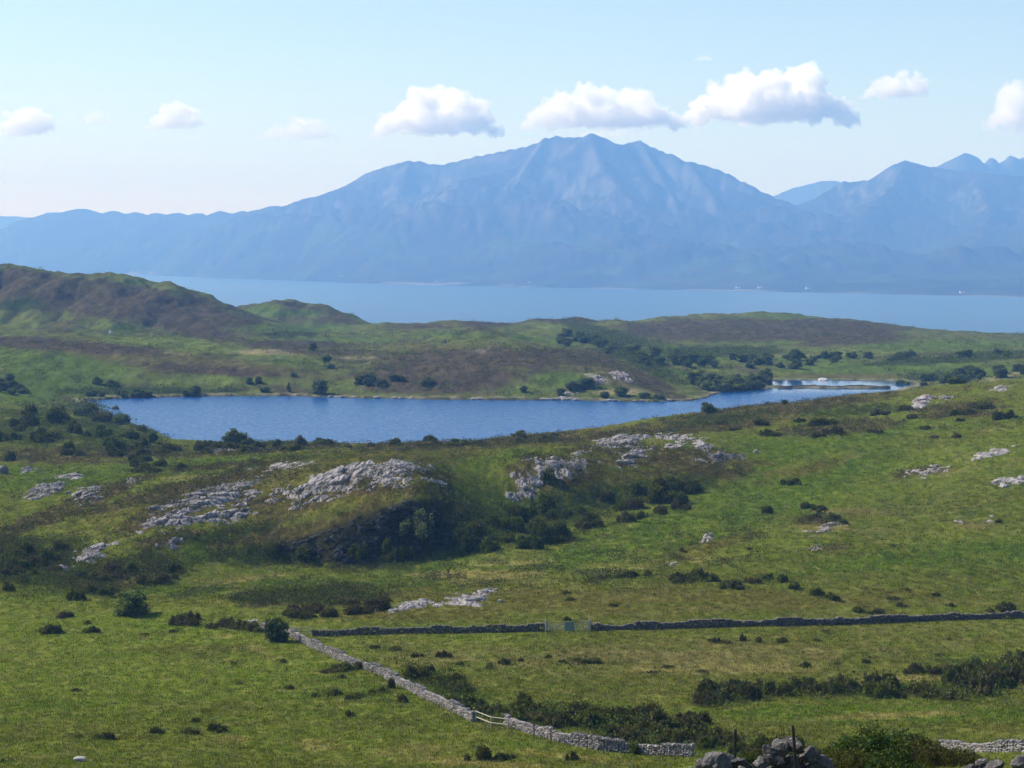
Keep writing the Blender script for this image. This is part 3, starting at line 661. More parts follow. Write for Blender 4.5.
# ------------------------------------------------------------------ leafy things
def leaves(lobes, n, size, colr, rng, var=.35, shell=.45, up=.25, aspect=2.0, core=True, tint=None):
    """n small leaf blades spread through the outer part of ellipsoid lobes"""
    lobes = np.array(lobes, float)
    vol = lobes[:, 3]*lobes[:, 4]+lobes[:, 3]*lobes[:, 5]; pr = vol/vol.sum()
    li = rng.choice(len(lobes), n, p=pr); L_ = lobes[li]
    d = rng.normal(size=(n, 3)); d /= np.linalg.norm(d, axis=1)[:, None]
    r = 1-shell*rng.random(n)**1.6; r *= 1+.12*rng.normal(size=n)
    P = L_[:, :3]+d*r[:, None]*L_[:, 3:6]
    keep = P[:, 2] > -.05; P = P[keep]; d = d[keep]; n = len(P)
    a = d+rng.normal(size=(n, 3))*.8; a[:, 2] += up; a /= np.linalg.norm(a, axis=1)[:, None]
    b = np.cross(a, rng.normal(size=(n, 3))); b /= np.linalg.norm(b, axis=1)[:, None]+1e-9
    s = size*(.6+.8*rng.random(n))[:, None]
    V = np.stack([P-b*s/aspect, P+b*s/aspect, P+a*s*1.1], 1).reshape(-1, 3)
    Fc = np.arange(3*n).reshape(-1, 3)
    base = np.array(colr)[None, :]*(1+var*rng.normal(size=(n, 1))).clip(.35, 2.2)
    if tint is not None:
        m = (rng.random(n) < tint[1])[:, None]; base = np.where(m, np.array(tint[0])[None, :]*(1+.2*rng.normal(size=(n, 1))), base)
    Cc = np.repeat(base, 3, 0)
    if core:
        for lb in lobes:
            v, f = ico(2); v = v*np.array(lb[3:6])*.68*(1+.12*rng.normal(size=(len(v), 1)))+lb[:3]
            v[:, 2] = np.maximum(v[:, 2], -.05)
            Fc = np.vstack([Fc, f+len(V)]); V = np.vstack([V, v]); Cc = np.vstack([Cc, np.tile(np.array(colr)*.9, (len(v), 1))])
    return V, Fc, Cc.clip(.002, 1)
_ico = {}
def ico(k):
    if k not in _ico:
        import bmesh
        bm = bmesh.new(); bmesh.ops.create_icosphere(bm, subdivisions=k, radius=1)
        bm.verts.ensure_lookup_table()
        _ico[k] = (np.array([v.co[:] for v in bm.verts]), np.array([[v.index for v in f.verts] for f in bm.faces])); bm.free()
    v, f = _ico[k]; return v.copy(), f.copy()
m_leaf = vc_mat('foliage', .8, .03, (3., .5), (.15, .1), transl=.22, per_object=.22)
m_bark = flat_mat('bark', (.06, .05, .04), .9, .1, scale=8)

def lobes_mound(rng, k, w, h, flat=.6):
    out = []
    for i in range(k):
        a = rng.random()*6.283; q = rng.random()**.7*.85
        r = rng.uniform(.18, .46)*(1-.45*q)
        hh = h*(1-.45*q)*rng.uniform(.7, 1.05)
        out.append((math.cos(a)*q*w, math.sin(a)*q*w*.9, hh*.38, r*w, r*w, hh*.62))
    return out
GORSE = (.078, .086, .016); BROOM = (.086, .108, .018); LUSH = (.085, .135, .022); TREEG = (.094, .124, .032); BROWN = (.092, .074, .034); HEATH = (.066, .054, .028)
def make_templates():
    T = {}
    def add(kind, n, fn):
        T[kind] = []
        for i in range(n):
            rng = np.random.default_rng(hash(kind) % 1000 if False else sum(map(ord, kind))*7+i)
            me = []
            V, Fc, Cc = fn(rng, i)
            o = mesh_np(kind, V, Fc, m_leaf, smooth=False, col=Cc)
            T[kind].append(o.data); bpy.data.objects.remove(o)
    # unit bushes: about 1 m half-width, scaled when planted
    add('gorse', 6, lambda r, i: leaves(lobes_mound(r, 9, 1, .95), 2600, .10, GORSE, r, tint=((.16, .15, .05), .2)))
    add('gorse_fine', 4, lambda r, i: leaves(lobes_mound(r, 16, 1, .95), 16000, .042, GORSE, r, tint=((.085, .06, .03), .16)))
    add('brown', 3, lambda r, i: leaves(lobes_mound(r, 9, 1, .85), 2200, .10, BROWN, r, tint=(GORSE, .4)))
    add('brown_fine', 2, lambda r, i: leaves(lobes_mound(r, 14, 1, .9), 13000, .042, (.060, .040, .024), r, tint=(BROOM, .3)))
    add('green', 5, lambda r, i: leaves(lobes_mound(r, 8, 1, 1.05), 2400, .11, BROOM, r, var=.4, tint=((.09, .10, .03), .12)))
    add('green_fine', 3, lambda r, i: leaves(lobes_mound(r, 14, 1, 1.0), 14000, .048, (.045, .085, .018), r, tint=((.13, .14, .03), .25)))
    add('pale', 3, lambda r, i: leaves(lobes_mound(r, 8, 1, 1.1), 2000, .12, (.095, .125, .045), r, var=.3, shell=.8, core=False, tint=((.2, .2, .12), .2)))
    def crown(r, i, colr=TREEG, tint=((.07, .10, .03), .15)):
        lb = []
        for k in range(13):
            a = r.random()*6.283; z = r.uniform(.42, 1.45); q = .55*(1-abs(z-.85)/.95)**.7*r.random()**.5
            s = r.uniform(.22, .38)*(1.1-.3*abs(z-.8))
            lb.append((math.cos(a)*q, math.sin(a)*q, z, s, s, s*.8))
        return leaves(lb, 2600, .09, colr, r, var=.4, tint=tint)
    add('crown', 6, crown)
    add('crown_pale', 3, lambda r, i: crown(r, i, (.10, .135, .036), ((.16, .18, .06), .3)))
    def cone(r, i):
        lb = []
        for k in range(16):
            z = .25+1.55*k/15; rr = .50*(1-(k/15)**1.6)+.12; a = k*2.4
            lb.append((math.cos(a)*rr*.35, math.sin(a)*rr*.35, z, rr*.72, rr*.72, .2))
        return leaves(lb, 4200, .07, (.035, .062, .020), r, var=.4, tint=((.09, .11, .035), .2))
    add('crown_cone', 2, cone)
    return T
TPL = make_templates()
def trunk_mesh():
    vs, fs = [], []
    def tube(p, q, r0, r1, k=7, seg=3):
        p = np.array(p); q = np.array(q); d = (q-p)/np.linalg.norm(q-p)
        a = np.cross(d, (.3, .9, .1)); a /= np.linalg.norm(a); b = np.cross(d, a); n0 = len(vs)
        for s in range(seg+1):
            t = s/seg; c = p+(q-p)*t+a*.03*math.sin(t*5); r = r0+(r1-r0)*t
            for j in range(k): vs.append(c+(a*math.cos(j*6.283/k)+b*math.sin(j*6.283/k))*r)
        for s in range(seg):
            for j in range(k):
                fs.append((n0+s*k+j, n0+s*k+(j+1) % k, n0+(s+1)*k+(j+1) % k, n0+(s+1)*k+j))
    tube((0, 0, -.1), (.02, 0, .7), .07, .045)
    for a, z, l in ((.4, .42, .5), (2.3, .5, .5), (4.1, .46, .55), (5.3, .6, .4), (1.2, .65, .5)):
        tube((0, 0, z), (math.cos(a)*l*.7, math.sin(a)*l*.7, z+l*.8), .03, .012)
    return np.array(vs), np.array(fs)
tv, tf = trunk_mesh()
_t = mesh_np('trunk', tv, tf, m_bark); TRUNK = _t.data; bpy.data.objects.remove(_t)

NB = [0]
KNAME = dict(gorse='gorse_bush', brown='heather_bush', green='broom_bush', pale='pale_shrub')
BUSHES = []; BPOS = []
def bush(kind, px, py, wpx, hpx=None, dmax=1700, at=None, name='gorse_bush', **tg):
    """a bush seen wpx wide (full width) with its foot at a picture row"""
    P = hit(px, py, dmax=dmax) if at is None else np.array([at[0], at[1], float(ground_z(at[0], at[1]))])
    if P is None: return None
    D = P[1]; w_ = wpx*D/F/2; h_ = (hpx if hpx else wpx*.55)*D/F
    fine = D < 135 and kind+'_fine' in TPL
    me = TPL[kind+'_fine' if fine else kind]; me = me[random.randrange(len(me))]
    o = bpy.data.objects.new(KNAME[kind], me); COL.objects.link(o); BUSHES.append((wpx*(hpx or wpx*.55), kind, o)); BPOS.append((P[0], P[1], w_)) if D > 130 else None
    o.location = (P[0], P[1], P[2]-.12*h_); o.rotation_euler = (0, 0, random.uniform(0, 6.28)); 
    q_ = random.uniform(.8, 1.22); o.scale = (w_*q_, w_/q_, h_*random.uniform(.85, 1.2)); o.rotation_euler.x = random.uniform(-.15, .15)
    tag(o, **tg); NB[0] += 1
    return o
def tree(kind, px, py, wpx, hpx, at=None, name='tree', **tg):
    P = hit(px, py) if at is None else np.array([at[0], at[1], float(ground_z(at[0], at[1]))])
    if P is None: return None
    D = P[1]; h_ = hpx*D/F; w_ = wpx*D/F
    e = empty(name, (P[0], P[1], P[2]-.05), random.uniform(0, 6.28)); tag(e, **tg)
    me = TPL[kind]; me = me[random.randrange(len(me))]
    c = bpy.data.objects.new('crown', me); t_ = bpy.data.objects.new('trunk', TRUNK)
    top = 1.8; wd = 1.6 if kind != 'crown_cone' else 1.2
    for q in (c, t_):
        COL.objects.link(q); q.parent = e; q.scale = (w_/wd, w_/wd, h_/top)
    if kind == 'crown_cone': c.location = (0, 0, -.08*h_)
    else: c.location = (0, 0, -.17*h_)
    return e
ORD = 'first second third fourth fifth sixth seventh eighth ninth tenth eleventh twelfth thirteenth fourteenth fifteenth sixteenth seventeenth eighteenth'.split()
def zone(items, kind_words, where, group, cat='bush', name='gorse_bush'):
    """items: (kind, px, py, w, h). Each gets a label of its own: where it stands and its turn from the left"""
    items = sorted(items, key=lambda q: q[1])
    for i, (k, px, py, w_, h_) in enumerate(items):
        lab = f"{kind_words[k]}, {ORD[i]} from the left {where}" if len(items) > 1 else f"{kind_words[k]} {where}"
        bush(k, px, py, w_, h_, label=lab, cat=cat, group=group, name=name)
KW = dict(gorse='dark gorse bush', brown='brownish bush', green='green bush', pale='pale bush')
G, B_, N_ = 'gorse', 'brown', 'green'
zone([(G,104,739,28,10),(G,79,737,8,4),(G,158,733,19,8),(G,189,733,26,10),(G,195,722,15,7),(G,216,731,28,11),(G,4,762,10,6)], KW, 'in the lower left field', 'bushes in the lower left field')
zone([(G,50,633,28,13),(B_,65,617,20,9),(G,92,632,20,8),(B_,88,624,8,5),(G,145,635,10,4),(G,172,632,14,4),(G,76,691,12,4)], KW, 'on the upper left field edge', 'bushes on the upper left field edge')
zone([(G,283,662,12,5),(G,289,689,14,6),(G,234,664,8,4),(G,240,684,7,3)], KW, 'standing alone left of the diagonal wall', 'bushes left of the diagonal wall')
zone([(G,316,697,13,6),(G,335,695,16,10),(G,352,699,20,8),(G,372,694,12,7),(G,382,692,10,7),(B_,392,688,12,14),(B_,402,702,16,12),(G,350,716,13,9),(G,358,697,12,8)], KW, 'along the row below the diagonal wall', 'bushes in the row below the diagonal wall')
zone([(B_,330,672,22,8),(G,345,670,30,11),(B_,362,668,24,11),(G,342,678,10,6)], KW, 'against the near face of the diagonal wall', 'bushes against the diagonal wall')
zone([(B_,375,648,18,5),(B_,396,650,18,6),(B_,417,657,14,6),(B_,444,657,20,11),(G,461,665,9,5),(G,451,671,8,4),(G,490,668,14,7),(G,504,664,14,8),(B_,521,661,9,4),(G,549,658,12,5),(G,563,663,11,5),(G,589,663,30,7),(B_,577,661,10,4)], KW, 'on the straw grass between the walls', 'bushes on the straw grass between the walls')
zone([(B_,651,673,14,3),(B_,703,672,16,4),(B_,668,667,16,3),(B_,715,642,16,6),(B_,727,643,14,5),(B_,742,641,8,11),(G,759,642,12,8),(G,782,642,18,6),(B_,817,641,8,5),(B_,826,632,8,4)], KW, 'below the right half of the far wall', 'bushes below the right half of the far wall')
zone([(G,805,667,12,8),(B_,837,664,9,4),(B_,866,663,12,6),(B_,870,658,5,4),(B_,940,656,10,5),(B_,897,684,8,4),(B_,949,640,6,3)], KW, 'in the middle of the right field', 'bushes in the middle of the right field')
zone([(G,861,612,20,8),(G,878,612,22,7),(B_,900,606,14,6),(G,893,599,14,5),(B_,936,596,10,6),(G,950,606,11,6),(G,1003,612,32,17),(B_,907,590,7,4)], KW, 'above the right half of the far wall', 'bushes above the far wall')
zone([(B_,567,639-46,12,5),(B_,613,606,10,6),(B_,570,600,10,5),(G,567,620,12,6),(G,610,578,16,5),(G,628,577,26,8),(G,598,579,18,7),(G,650,576,16,7)], KW, 'on the olive strip above the gate', 'bushes on the olive strip above the gate')
zone([(G,680,582,34,15),(G,697,580,30,17),(G,712,581,24,12),(G,733,587,36,14),(B_,752,583,20,11),(N_,768,579,14,7),(N_,783,582,20,10),(N_,797,589,22,9),(N_,817,594,22,9),(N_,833,599,24,9)], KW, 'in the hedge-like row on the slope', 'bushes in the row across the foot of the slope')
zone([(B_,768,513,13,12),(G,796,484,20,8),(B_,783,484,12,7),(G,805,507,22,7),(G,820,510,22,7),(G,816,518,14,6),(G,832,520,16,9),(G,843,524,14,6),(G,999,523,10,7),(G,683,552,9,7),(B_,750,550,8,4),(G,893,547,7,4)], KW, 'scattered on the right-hand grass slope', 'bushes scattered on the right-hand slope')
zone([(G,760,424,22,7),(G,770,436,22,9),(G,800,422,14,6),(G,822,425,30,10),(B_,818,437,18,8),(B_,836,434,24,12),(G,722,424,16,6),(B_,735,430,16,5),(G,880,414,26,9),(B_,905,410,22,6),(G,915,418,18,7),(B_,877,433,20,6),(G,927,429,20,6),(G,956,438,11,7)], KW, 'on the upper slope left of the white slab', 'bushes on the upper right slope')
zone([(G,968,414,28,10),(G,985,408,30,12),(B_,976,408,22,11),(G,1001,419,22,13),(G,955,415,16,7),(G,1012,417,14,12),(G,959,421,12,5),(B_,935,438,14,4)], KW, 'near the right end of the upper slope', 'bushes at the right end of the upper slope')

def band(group, label, n, x0, x1, fy, hgt, kinds, w_=(14, 30), name='gorse_bush', cat='bush', hr=(.45, .75), seed=0, dmax=1700):
    """n look-alike bushes crowded together; fy(t)-> picture row of the strip's middle"""
    rr = random.Random(seed*31+len(label))
    for i in range(n):
        t = rr.random(); px = x0+(x1-x0)*t; py = fy(t)+rr.uniform(-1, 1)*hgt
        k = rr.choice(kinds); wp = rr.uniform(*w_)
        lab = f"{KW[k]} {label}"
        bush(k, px, py, wp, wp*rr.uniform(*hr), label=lab, cat=cat, group=f"{group} ({k})" if len(set(kinds)) > 1 else group, name=name, dmax=dmax)
band('bushes in the big thicket', 'crowded in the big thicket right of the diagonal wall', 62, 515, 705, lambda t: 714+14*t+4*math.sin(t*9), 9, [G, G, G, N_, B_], (18, 34), seed=1)
band('bushes at the thicket foot', 'in the thicket foot behind the diagonal wall end', 34, 590, 745, lambda t: 737+6*t, 6, [G, G, B_], (18, 32), seed=2)
band('bushes beside the wall', 'in the dark clump touching the diagonal wall', 13, 404, 478, lambda t: 673+22*t, 5, [G, G, N_], (15, 28), seed=3)
band('bushes in the wall clump', 'in the scrub beside the broken wall', 14, 450, 520, lambda t: 702+20*t, 7, [B_, G, N_], (14, 26), seed=4)
band('bushes in the right field row', 'in the long row crossing the right field', 34, 768, 948, lambda t: 694-3*math.sin(t*5), 4, [G, G, G, N_], (18, 34), seed=5)
band('bushes left of the row', 'in the heap left of the long field row', 12, 705, 765, lambda t: 702-12*t, 6, [G, B_], (20, 34), seed=6)
band('bushes at the right edge', 'in the big clump at the right field edge', 34, 950, 1030, lambda t: 692-20*t, 12, [G, G, N_, B_], (22, 38), seed=7)
band('bushes of the right trail', 'in the thin trail pointing to the right clump', 9, 908, 955, lambda t: 672+3*t, 2, [B_, G], (14, 24), seed=8)
band('scrub on the loch knoll', 'in the dense scrub on the knoll left of the loch', 40, -5, 165, lambda t: 445-12*math.sin(t*3.1), 24, [G, N_, N_, G, B_], (14, 26), seed=9)
band('bushes on the near loch bank', 'on the near bank of the loch', 18, 160, 300, lambda t: 452-5*t, 4, [G, G, B_], (12, 24), seed=10, hr=(.4, .6))
band('bushes on the flat bank', 'on the flat bank below the loch middle', 20, 320, 560, lambda t: 445-6*t, 4, [B_, G, G], (12, 22), seed=11, hr=(.3, .5))
band('bushes on the dark bank', 'in the patch below the left loch bank', 8, 135, 190, lambda t: 469-1*t, 4, [G, B_], (14, 22), seed=12, hr=(.4, .6))
band('bushes at the left edge slope', 'in the shadowy scrub at the left edge', 20, -5, 62, lambda t: 575-12*t, 18, [G, G, B_, N_], (16, 30), seed=13)
band('bushes under the left rocks', 'in the scrub under the left rocks', 20, 75, 175, lambda t: 590-16*t, 12, [G, B_, N_], (14, 26), seed=14)
band('bushes along the far wall west', 'in the brown row left of the wall corner', 14, 180, 262, lambda t: 622+8*t, 3, [G, B_], (16, 28), seed=15, hr=(.35, .6))
band('bushes by the low outcrop', 'in the brown scrub left of the low outcrop', 16, 285, 400, lambda t: 618-16*t, 7, [B_, B_, G], (16, 30), seed=16, hr=(.35, .6))
band('scrub below the big crag', 'in the green scrub at the right foot of the crag', 30, 452, 565, lambda t: 545-18*t, 16, [N_, N_, G, N_], (16, 32), seed=17)
band('scrub below the small crag', 'on the broken ground below the small crag', 26, 560, 700, lambda t: 522-28*t, 14, [N_, G, B_, N_], (14, 28), seed=18)
band('scrub under the crag face', 'at the foot of the shaded crag face', 7, 235, 440, lambda t: 560-6*math.sin(t*3), 5, [G, N_], (16, 30), seed=19)
band('bushes behind the bottom wall', 'behind the stone heaps at the bottom edge', 12, 700, 800, lambda t: 752, 4, [G, B_, N_], (20, 36), seed=20)
zone([('pale',418,530,46,24)], KW, 'alone in the shadow of the big crag', 'pale shrubs on the crags', name='shrub')
zone([('pale',549,482,22,16)], KW, 'on the face of the small crag', 'pale shrubs on the crags', name='shrub')
zone([(N_,500,760,22,9),(G,480,760,28,17),(B_,572,760,15,11),(N_,632,753,30,18),(B_,510,758,16,8)], KW, 'on the bottom edge in the middle', 'bushes on the bottom edge')
# near, sharp bushes at the lower right
near_items = [(G,850,50,1.15,.95),(N_,878,58,1.5,1.35),(B_,905,66,1.5,1.35),(G,925,74,1.6,1.5),(N_,893,46,.9,.7),(B_,865,82,2.0,1.8),(N_,838,64,1.3,1.2),(G,948,60,1.0,.75),(N_,900,95,2.2,1.9),(B_,930,100,2.0,1.7),(G,762,84,1.9,1.5),(N_,748,60,.8,.9),(G,785,96,2.,1.7),(B_,815,104,2.2,1.8),(N_,724,92,1.5,1.2),(G,962,112,1.6,1.0)]
for i, (k, px, D, w_, h_) in enumerate(sorted(near_items, key=lambda q: q[1])):
    x = u_of(px, 760)*D
    bush(k, px, 0, w_*2*F/D, h_*F/D, at=(x, D), label=f"{KW[k]}, {ORD[i]} from the left in the bottom right corner thicket", cat='bush', group='bushes in the bottom right corner')

# the smallest of a kind beyond what can be told apart merge into one cover
for kd in ('gorse', 'brown', 'green'):
    lst = sorted([b for b in BUSHES if b[1] == kd], key=lambda b: -b[0])[280:]
    if len(lst) < 2: continue
    VV, FF, CC = [], [], []; n0 = 0
    for _, _, o in lst:
        me = o.data; n = len(me.vertices); co = np.empty(n*3, np.float32); me.vertices.foreach_get('co', co); co = co.reshape(-1, 3)
        fi = np.empty(len(me.polygons)*3, np.int32); me.loops.foreach_get('vertex_index', fi)
        cl_ = np.empty(n*4, np.float32); me.color_attributes['Col'].data.foreach_get('color', cl_)
        a = o.rotation_euler.z; q = co*np.array(o.scale)
        q = np.stack([q[:, 0]*math.cos(a)-q[:, 1]*math.sin(a), q[:, 0]*math.sin(a)+q[:, 1]*math.cos(a), q[:, 2]], 1)+np.array(o.location)
        VV.append(q); FF.append(fi.reshape(-1, 3)+n0); CC.append(cl_.reshape(-1, 4)[:, :3]); n0 += n
        bpy.data.objects.remove(o)
    tag(mesh_np('small_scrub', np.vstack(VV), np.vstack(FF), m_leaf, smooth=False, col=np.vstack(CC)), f'smallest {KW[kd]} cover scattered over the moor', 'scrub', kind='stuff')
# ------------------------------------------------------------------ trees
TR = [ # kind, px, py(foot), w, h, label
 ('crown',130,615,44,37,'bushy dark green tree at the foot of the left rocks'),
 ('crown',277,641,31,36,'rounded green tree at the corner where the two stone walls meet'),
 ('crown',320,394,20,19,'largest dark tree on the far left shore of the loch'),
 ('crown',196,394,12,12,'small dark tree at the water edge left of the largest shore tree'),
 ('crown',250,384,11,11,'left one of two small trees above the far shore'),
 ('crown',259,383,10,10,'right one of two small trees above the far shore'),
 ('crown',265,392,14,8,'low tree between the small pair and the largest shore tree'),
 ('crown',289,392,5,14,'thin dark snag of a tree on the far shore'),
 ('crown',97,384,12,11,'round tree beyond the left end of the loch'),
 ('crown',112,386,14,9,'broad low tree beyond the left end of the loch'),
 ('crown',313,351,12,12,'dark tree high on the far hillside below the green hillock'),
 ('crown',327,362,12,10,'dark tree halfway down the far hillside'),
 ('crown',331,369,10,8,'lower dark tree on the far hillside'),
 ('crown',293,376,8,6,'tiny tree in the grass behind the largest shore tree'),
 ('crown',55,423,26,22,'big dark tree on the scrubby knoll'),
 ('crown_pale',118,424,18,14,'pale green tree leaning over the left end of the loch'),
 ('crown_pale',151,442,16,18,'tree standing at the left near bank of the loch'),
 ('crown_pale',234,444,28,22,'broad yellowish tree on the near bank of the loch'),
 ('crown_pale',248,446,16,13,'smaller tree against the broad yellowish tree'),
 ('crown_pale',276,447,13,12,'small upright tree right of the broad yellowish tree'),
 ('crown_pale',321,444,16,10,'low pale tree on the near bank of the loch'),
 ('crown_pale',458,446,20,12,'pale round tree on the near bank below the loch middle'),
 ('crown_pale',519,437,16,10,'small pale tree on the near bank beside the round dark one'),
 ('crown',557,427,16,11,'round dark tree cut out against the loch'),
 ('crown_pale',709,414,20,17,'lone tree at the narrow right part of the loch'),
 ('crown',785,404,7,7,'tiny tree on the crest beside the loch arm'),
 ('crown',820,393,7,5,'tiny tree on the crest left of the loch spit'),
 ('crown',524,392,10,9,'small tree on the yellow far shore'),
 ('crown',588,388,22,16,'dark spreading tree left of the pink rocks'),
 ('crown',573,391,18,14,'tree between the dark spreading tree and the water'),
 ('crown',561,396,14,11,'tree at the water left of the rocky point'),
 ('crown',622,396,20,13,'dark tree on the rocky point'),
 ('crown',605,398,14,9,'low tree at the tip of the rocky point'),
 ('crown',645,398,16,9,'low tree at the water right of the rocky point'),
 ('crown',660,399,16,7,'flat tree at the water toward the peninsula end'),
]
for k, px, py, w_, h_, lab in TR:
    tree(k, px, py, w_, h_, label=lab, cat='tree', name='tree')
def grove(group, label, n, x0, x1, fy, hgt, kinds, wr, seed):
    rr = random.Random(seed)
    for i in range(n):
        t = rr.random(); w_ = rr.uniform(*wr)
        tree(rr.choice(kinds), x0+(x1-x0)*t, fy(t)+rr.uniform(-1, 1)*hgt, w_, w_*rr.uniform(.6, .9), label=label, cat='tree', group=group)
grove('trees in the shore copse', 'dark tree of the small copse above the far shore', 8, 357, 388, lambda t: 383, 3, ['crown'], (9, 15), 1)
grove('trees behind the copse', 'small scattered tree on the slope right of the shore copse', 7, 392, 430, lambda t: 380+6*t, 3, ['crown'], (8, 13), 2)
grove('trees of the green wood', 'pale green tree of the wood at the loch arm', 24, 690, 768, lambda t: 384+4*math.sin(t*3), 5, ['crown', 'crown_pale', 'crown_pale'], (13, 24), 3)
grove('trees of the dark wood', 'blue-green tree of the long wood under the brown hill', 40, 640, 800, lambda t: 361+4*t, 5, ['crown'], (9, 18), 4)
grove('trees on the scrubby spine', 'dark tree on the scrubby spine behind the loch', 34, 560, 690, lambda t: 340+26*t, 5, ['crown'], (8, 16), 5)
grove('trees at the left edge', 'dark tree of the clump at the left edge of the far shore', 12, -5, 30, lambda t: 386+4*t, 8, ['crown'], (9, 16), 6)
grove('trees along the far left shore', 'low dark tree lining the far left shore', 14, 80, 200, lambda t: 397-2*t, 1.5, ['crown'], (8, 15), 7)
grove('trees across the right lowland', 'low dark tree in the hedge line across the right lowland', 22, 800, 1030, lambda t: 362-6*t, 4, ['crown', 'crown', 'crown_pale'], (8, 15), 8)
grove('trees by the loch end', 'tree in the copse beyond the right end of the loch', 16, 900, 970, lambda t: 384-4*t, 4, ['crown', 'crown_pale'], (9, 18), 9)
grove('trees right of the loch end', 'tree in the dip behind the right crest', 12, 965, 1028, lambda t: 378-4*t, 3, ['crown'], (10, 18), 10)

# ------------------------------------------------------------------ ground cover nobody could count
ang = (Z-CAM_Z)/YY
cm = np.maximum.accumulate(ang[DR > 100], axis=0); pad = np.full((np.sum(DR <= 100), ang.shape[1]), -9.)
VIS = ang >= np.vstack([pad, cm])-1e-4
INF = (PX > -25) & (PX < 1050) & (PY < 800) & VIS
CRAG = (PX > 225) & (PX < 455) & (SLOPE > .7) & (DD > 318) & (DD < 345)
def pick(mask, n, rng):
    k = np.nonzero(mask.ravel())[0]
    if len(k) == 0: return np.zeros(0, int)
    return rng.choice(k, min(n, len(k)*3), replace=True)
def scatter(name, tv_, tf_, idx, rng, smin, smax, colfn, mat, label, cat, zs=1., jit=.4):
    X0, Y0 = XX.ravel()[idx], YY.ravel()[idx]
    X0 = X0+rng.normal(size=len(idx))*jit; Y0 = np.maximum(Y0+rng.normal(size=len(idx))*jit*1.5, 20)
    Z0 = ground_z(X0, Y0); n = len(idx)
    a = rng.random(n)*6.283; s = rng.uniform(smin, smax, n)*np.clip(Y0/190., .25, 1.); ca, sa = np.cos(a)*s, np.sin(a)*s
    tp = tv_[rng.integers(0, len(tv_), n)]                      # n x k x 3
    V = np.stack([tp[..., 0]*ca[:, None]-tp[..., 1]*sa[:, None]+X0[:, None], tp[..., 0]*sa[:, None]+tp[..., 1]*ca[:, None]+Y0[:, None], tp[..., 2]*(s*zs*rng.uniform(.7, 1.3, n))[:, None]+Z0[:, None]], -1)
    k = tp.shape[1]
    Fc = (tf_[None]+np.arange(n)[:, None, None]*k).reshape(-1, 3)
    cc_ = colfn(idx, rng)                                       # n x 3
    cv = (cc_[:, None, :]*(1+.22*rng.normal(size=(n, k//3, 1))).clip(.4, 2).repeat(3, 1))
    o = mesh_np(name, V.reshape(-1, 3), Fc, mat, smooth=False, col=cv.reshape(-1, 3))
    tag(o, label, cat, kind='stuff'); return o
def blades(rng, nb, spread, h, w, lean=.5):
    out = []
    for i in range(nb):
        a = rng.random()*6.283; q = spread*rng.random()**.5; x, y = math.cos(a)*q, math.sin(a)*q
        b = rng.random()*6.283; l = lean*rng.random(); hh = h*rng.uniform(.5, 1.1)
        out += [(x-math.cos(b)*w, y-math.sin(b)*w, -.03), (x+math.cos(b)*w, y+math.sin(b)*w, -.03), (x+math.cos(a)*l*hh, y+math.sin(a)*l*hh, hh)]
    return np.array(out)
def clump(rng, nb, rx, rz, leaf):
    V, Fc, _ = leaves([(0, 0, rz*.3, rx, rx, rz*.7)], nb*2, leaf, (1, 1, 1), rng, core=False, shell=.5)
    V = V[:nb*3]; return V if len(V) == nb*3 else np.vstack([V, np.zeros((nb*3-len(V), 3))])
rg = np.random.default_rng(77)
CF = C.reshape(-1, 3)
TUFT = np.stack([blades(rg, 9, .32, .20, .035, .9) for _ in range(12)]); TF = np.arange(27).reshape(-1, 3)
m_grass = vc_mat('grass_blades', .8, .05, (1.5, .3), (.12, .12), transl=.3)
gm = INF & (DD > 40) & (DD < 460) & (MASK['S'] < .5) & (MASK['H'] < .5)
def gcol(idx, rng):
    c = CF[idx]*np.array((1.5, 1.5, 1.1)); m = rng.random(len(idx))
    c = np.where((m < .16)[:, None], np.array((.22, .185, .07)), c); c = np.where((m > .90)[:, None], c*.6, c); return c
scatter('grass', TUFT, TF, pick(gm & (DD < 262), 46000, rg), rg, .6, 1.5, gcol, m_grass, 'rough grass of the walled fields', 'grass', jit=.5)
scatter('grass', TUFT, TF, pick(gm & (DD >= 262), 26000, rg), rg, .9, 1.9, gcol, m_grass, 'tussocky grass on the moor slope', 'grass', jit=.6)
CL = np.stack([clump(rg, 26, .5, .42, .10) for _ in range(10)]); CFc = np.arange(78).reshape(-1, 3)
m_heath = vc_mat('heather_sprigs', .85, .05, (1.5, .3), (.15, .15), transl=.15)
def hcol(idx, rng):
    m = rng.random(len(idx)); c = np.where((m < .3)[:, None], np.array(GORSE)*1.0, np.array(HEATH)); c = np.where((m > .75)[:, None], np.array(BROOM)*.8, c); return c+0*CF[idx]
scatter('heather', CL, CFc, pick(INF & (DD > 240) & (DD < 660) & (MASK['H'] > .4) & ~CRAG, 9500, rg), rg, .7, 2.2, hcol, m_heath, 'brown heather cover on the rocky ridge', 'heather', jit=.8)
def scol(idx, rng):
    m = rng.random(len(idx)); c = np.where((m < .45)[:, None], np.array(GORSE), np.array(BROOM)); c = np.where((m > .85)[:, None], np.array(LUSH)*1.1, c); return c+0*CF[idx]
scatter('scrub', CL, CFc, pick(INF & (DD > 140) & (DD < 660) & (MASK['S'] > .35) & ~CRAG & ((DD > 262) | (_h(np.arange(XX.size).reshape(XX.shape), np.arange(XX.size).reshape(XX.shape)*0, 3) < .35)), 9500, rg), rg, .6, 2.0, scol, m_heath, 'dense low scrub below the crags', 'scrub', jit=1.)
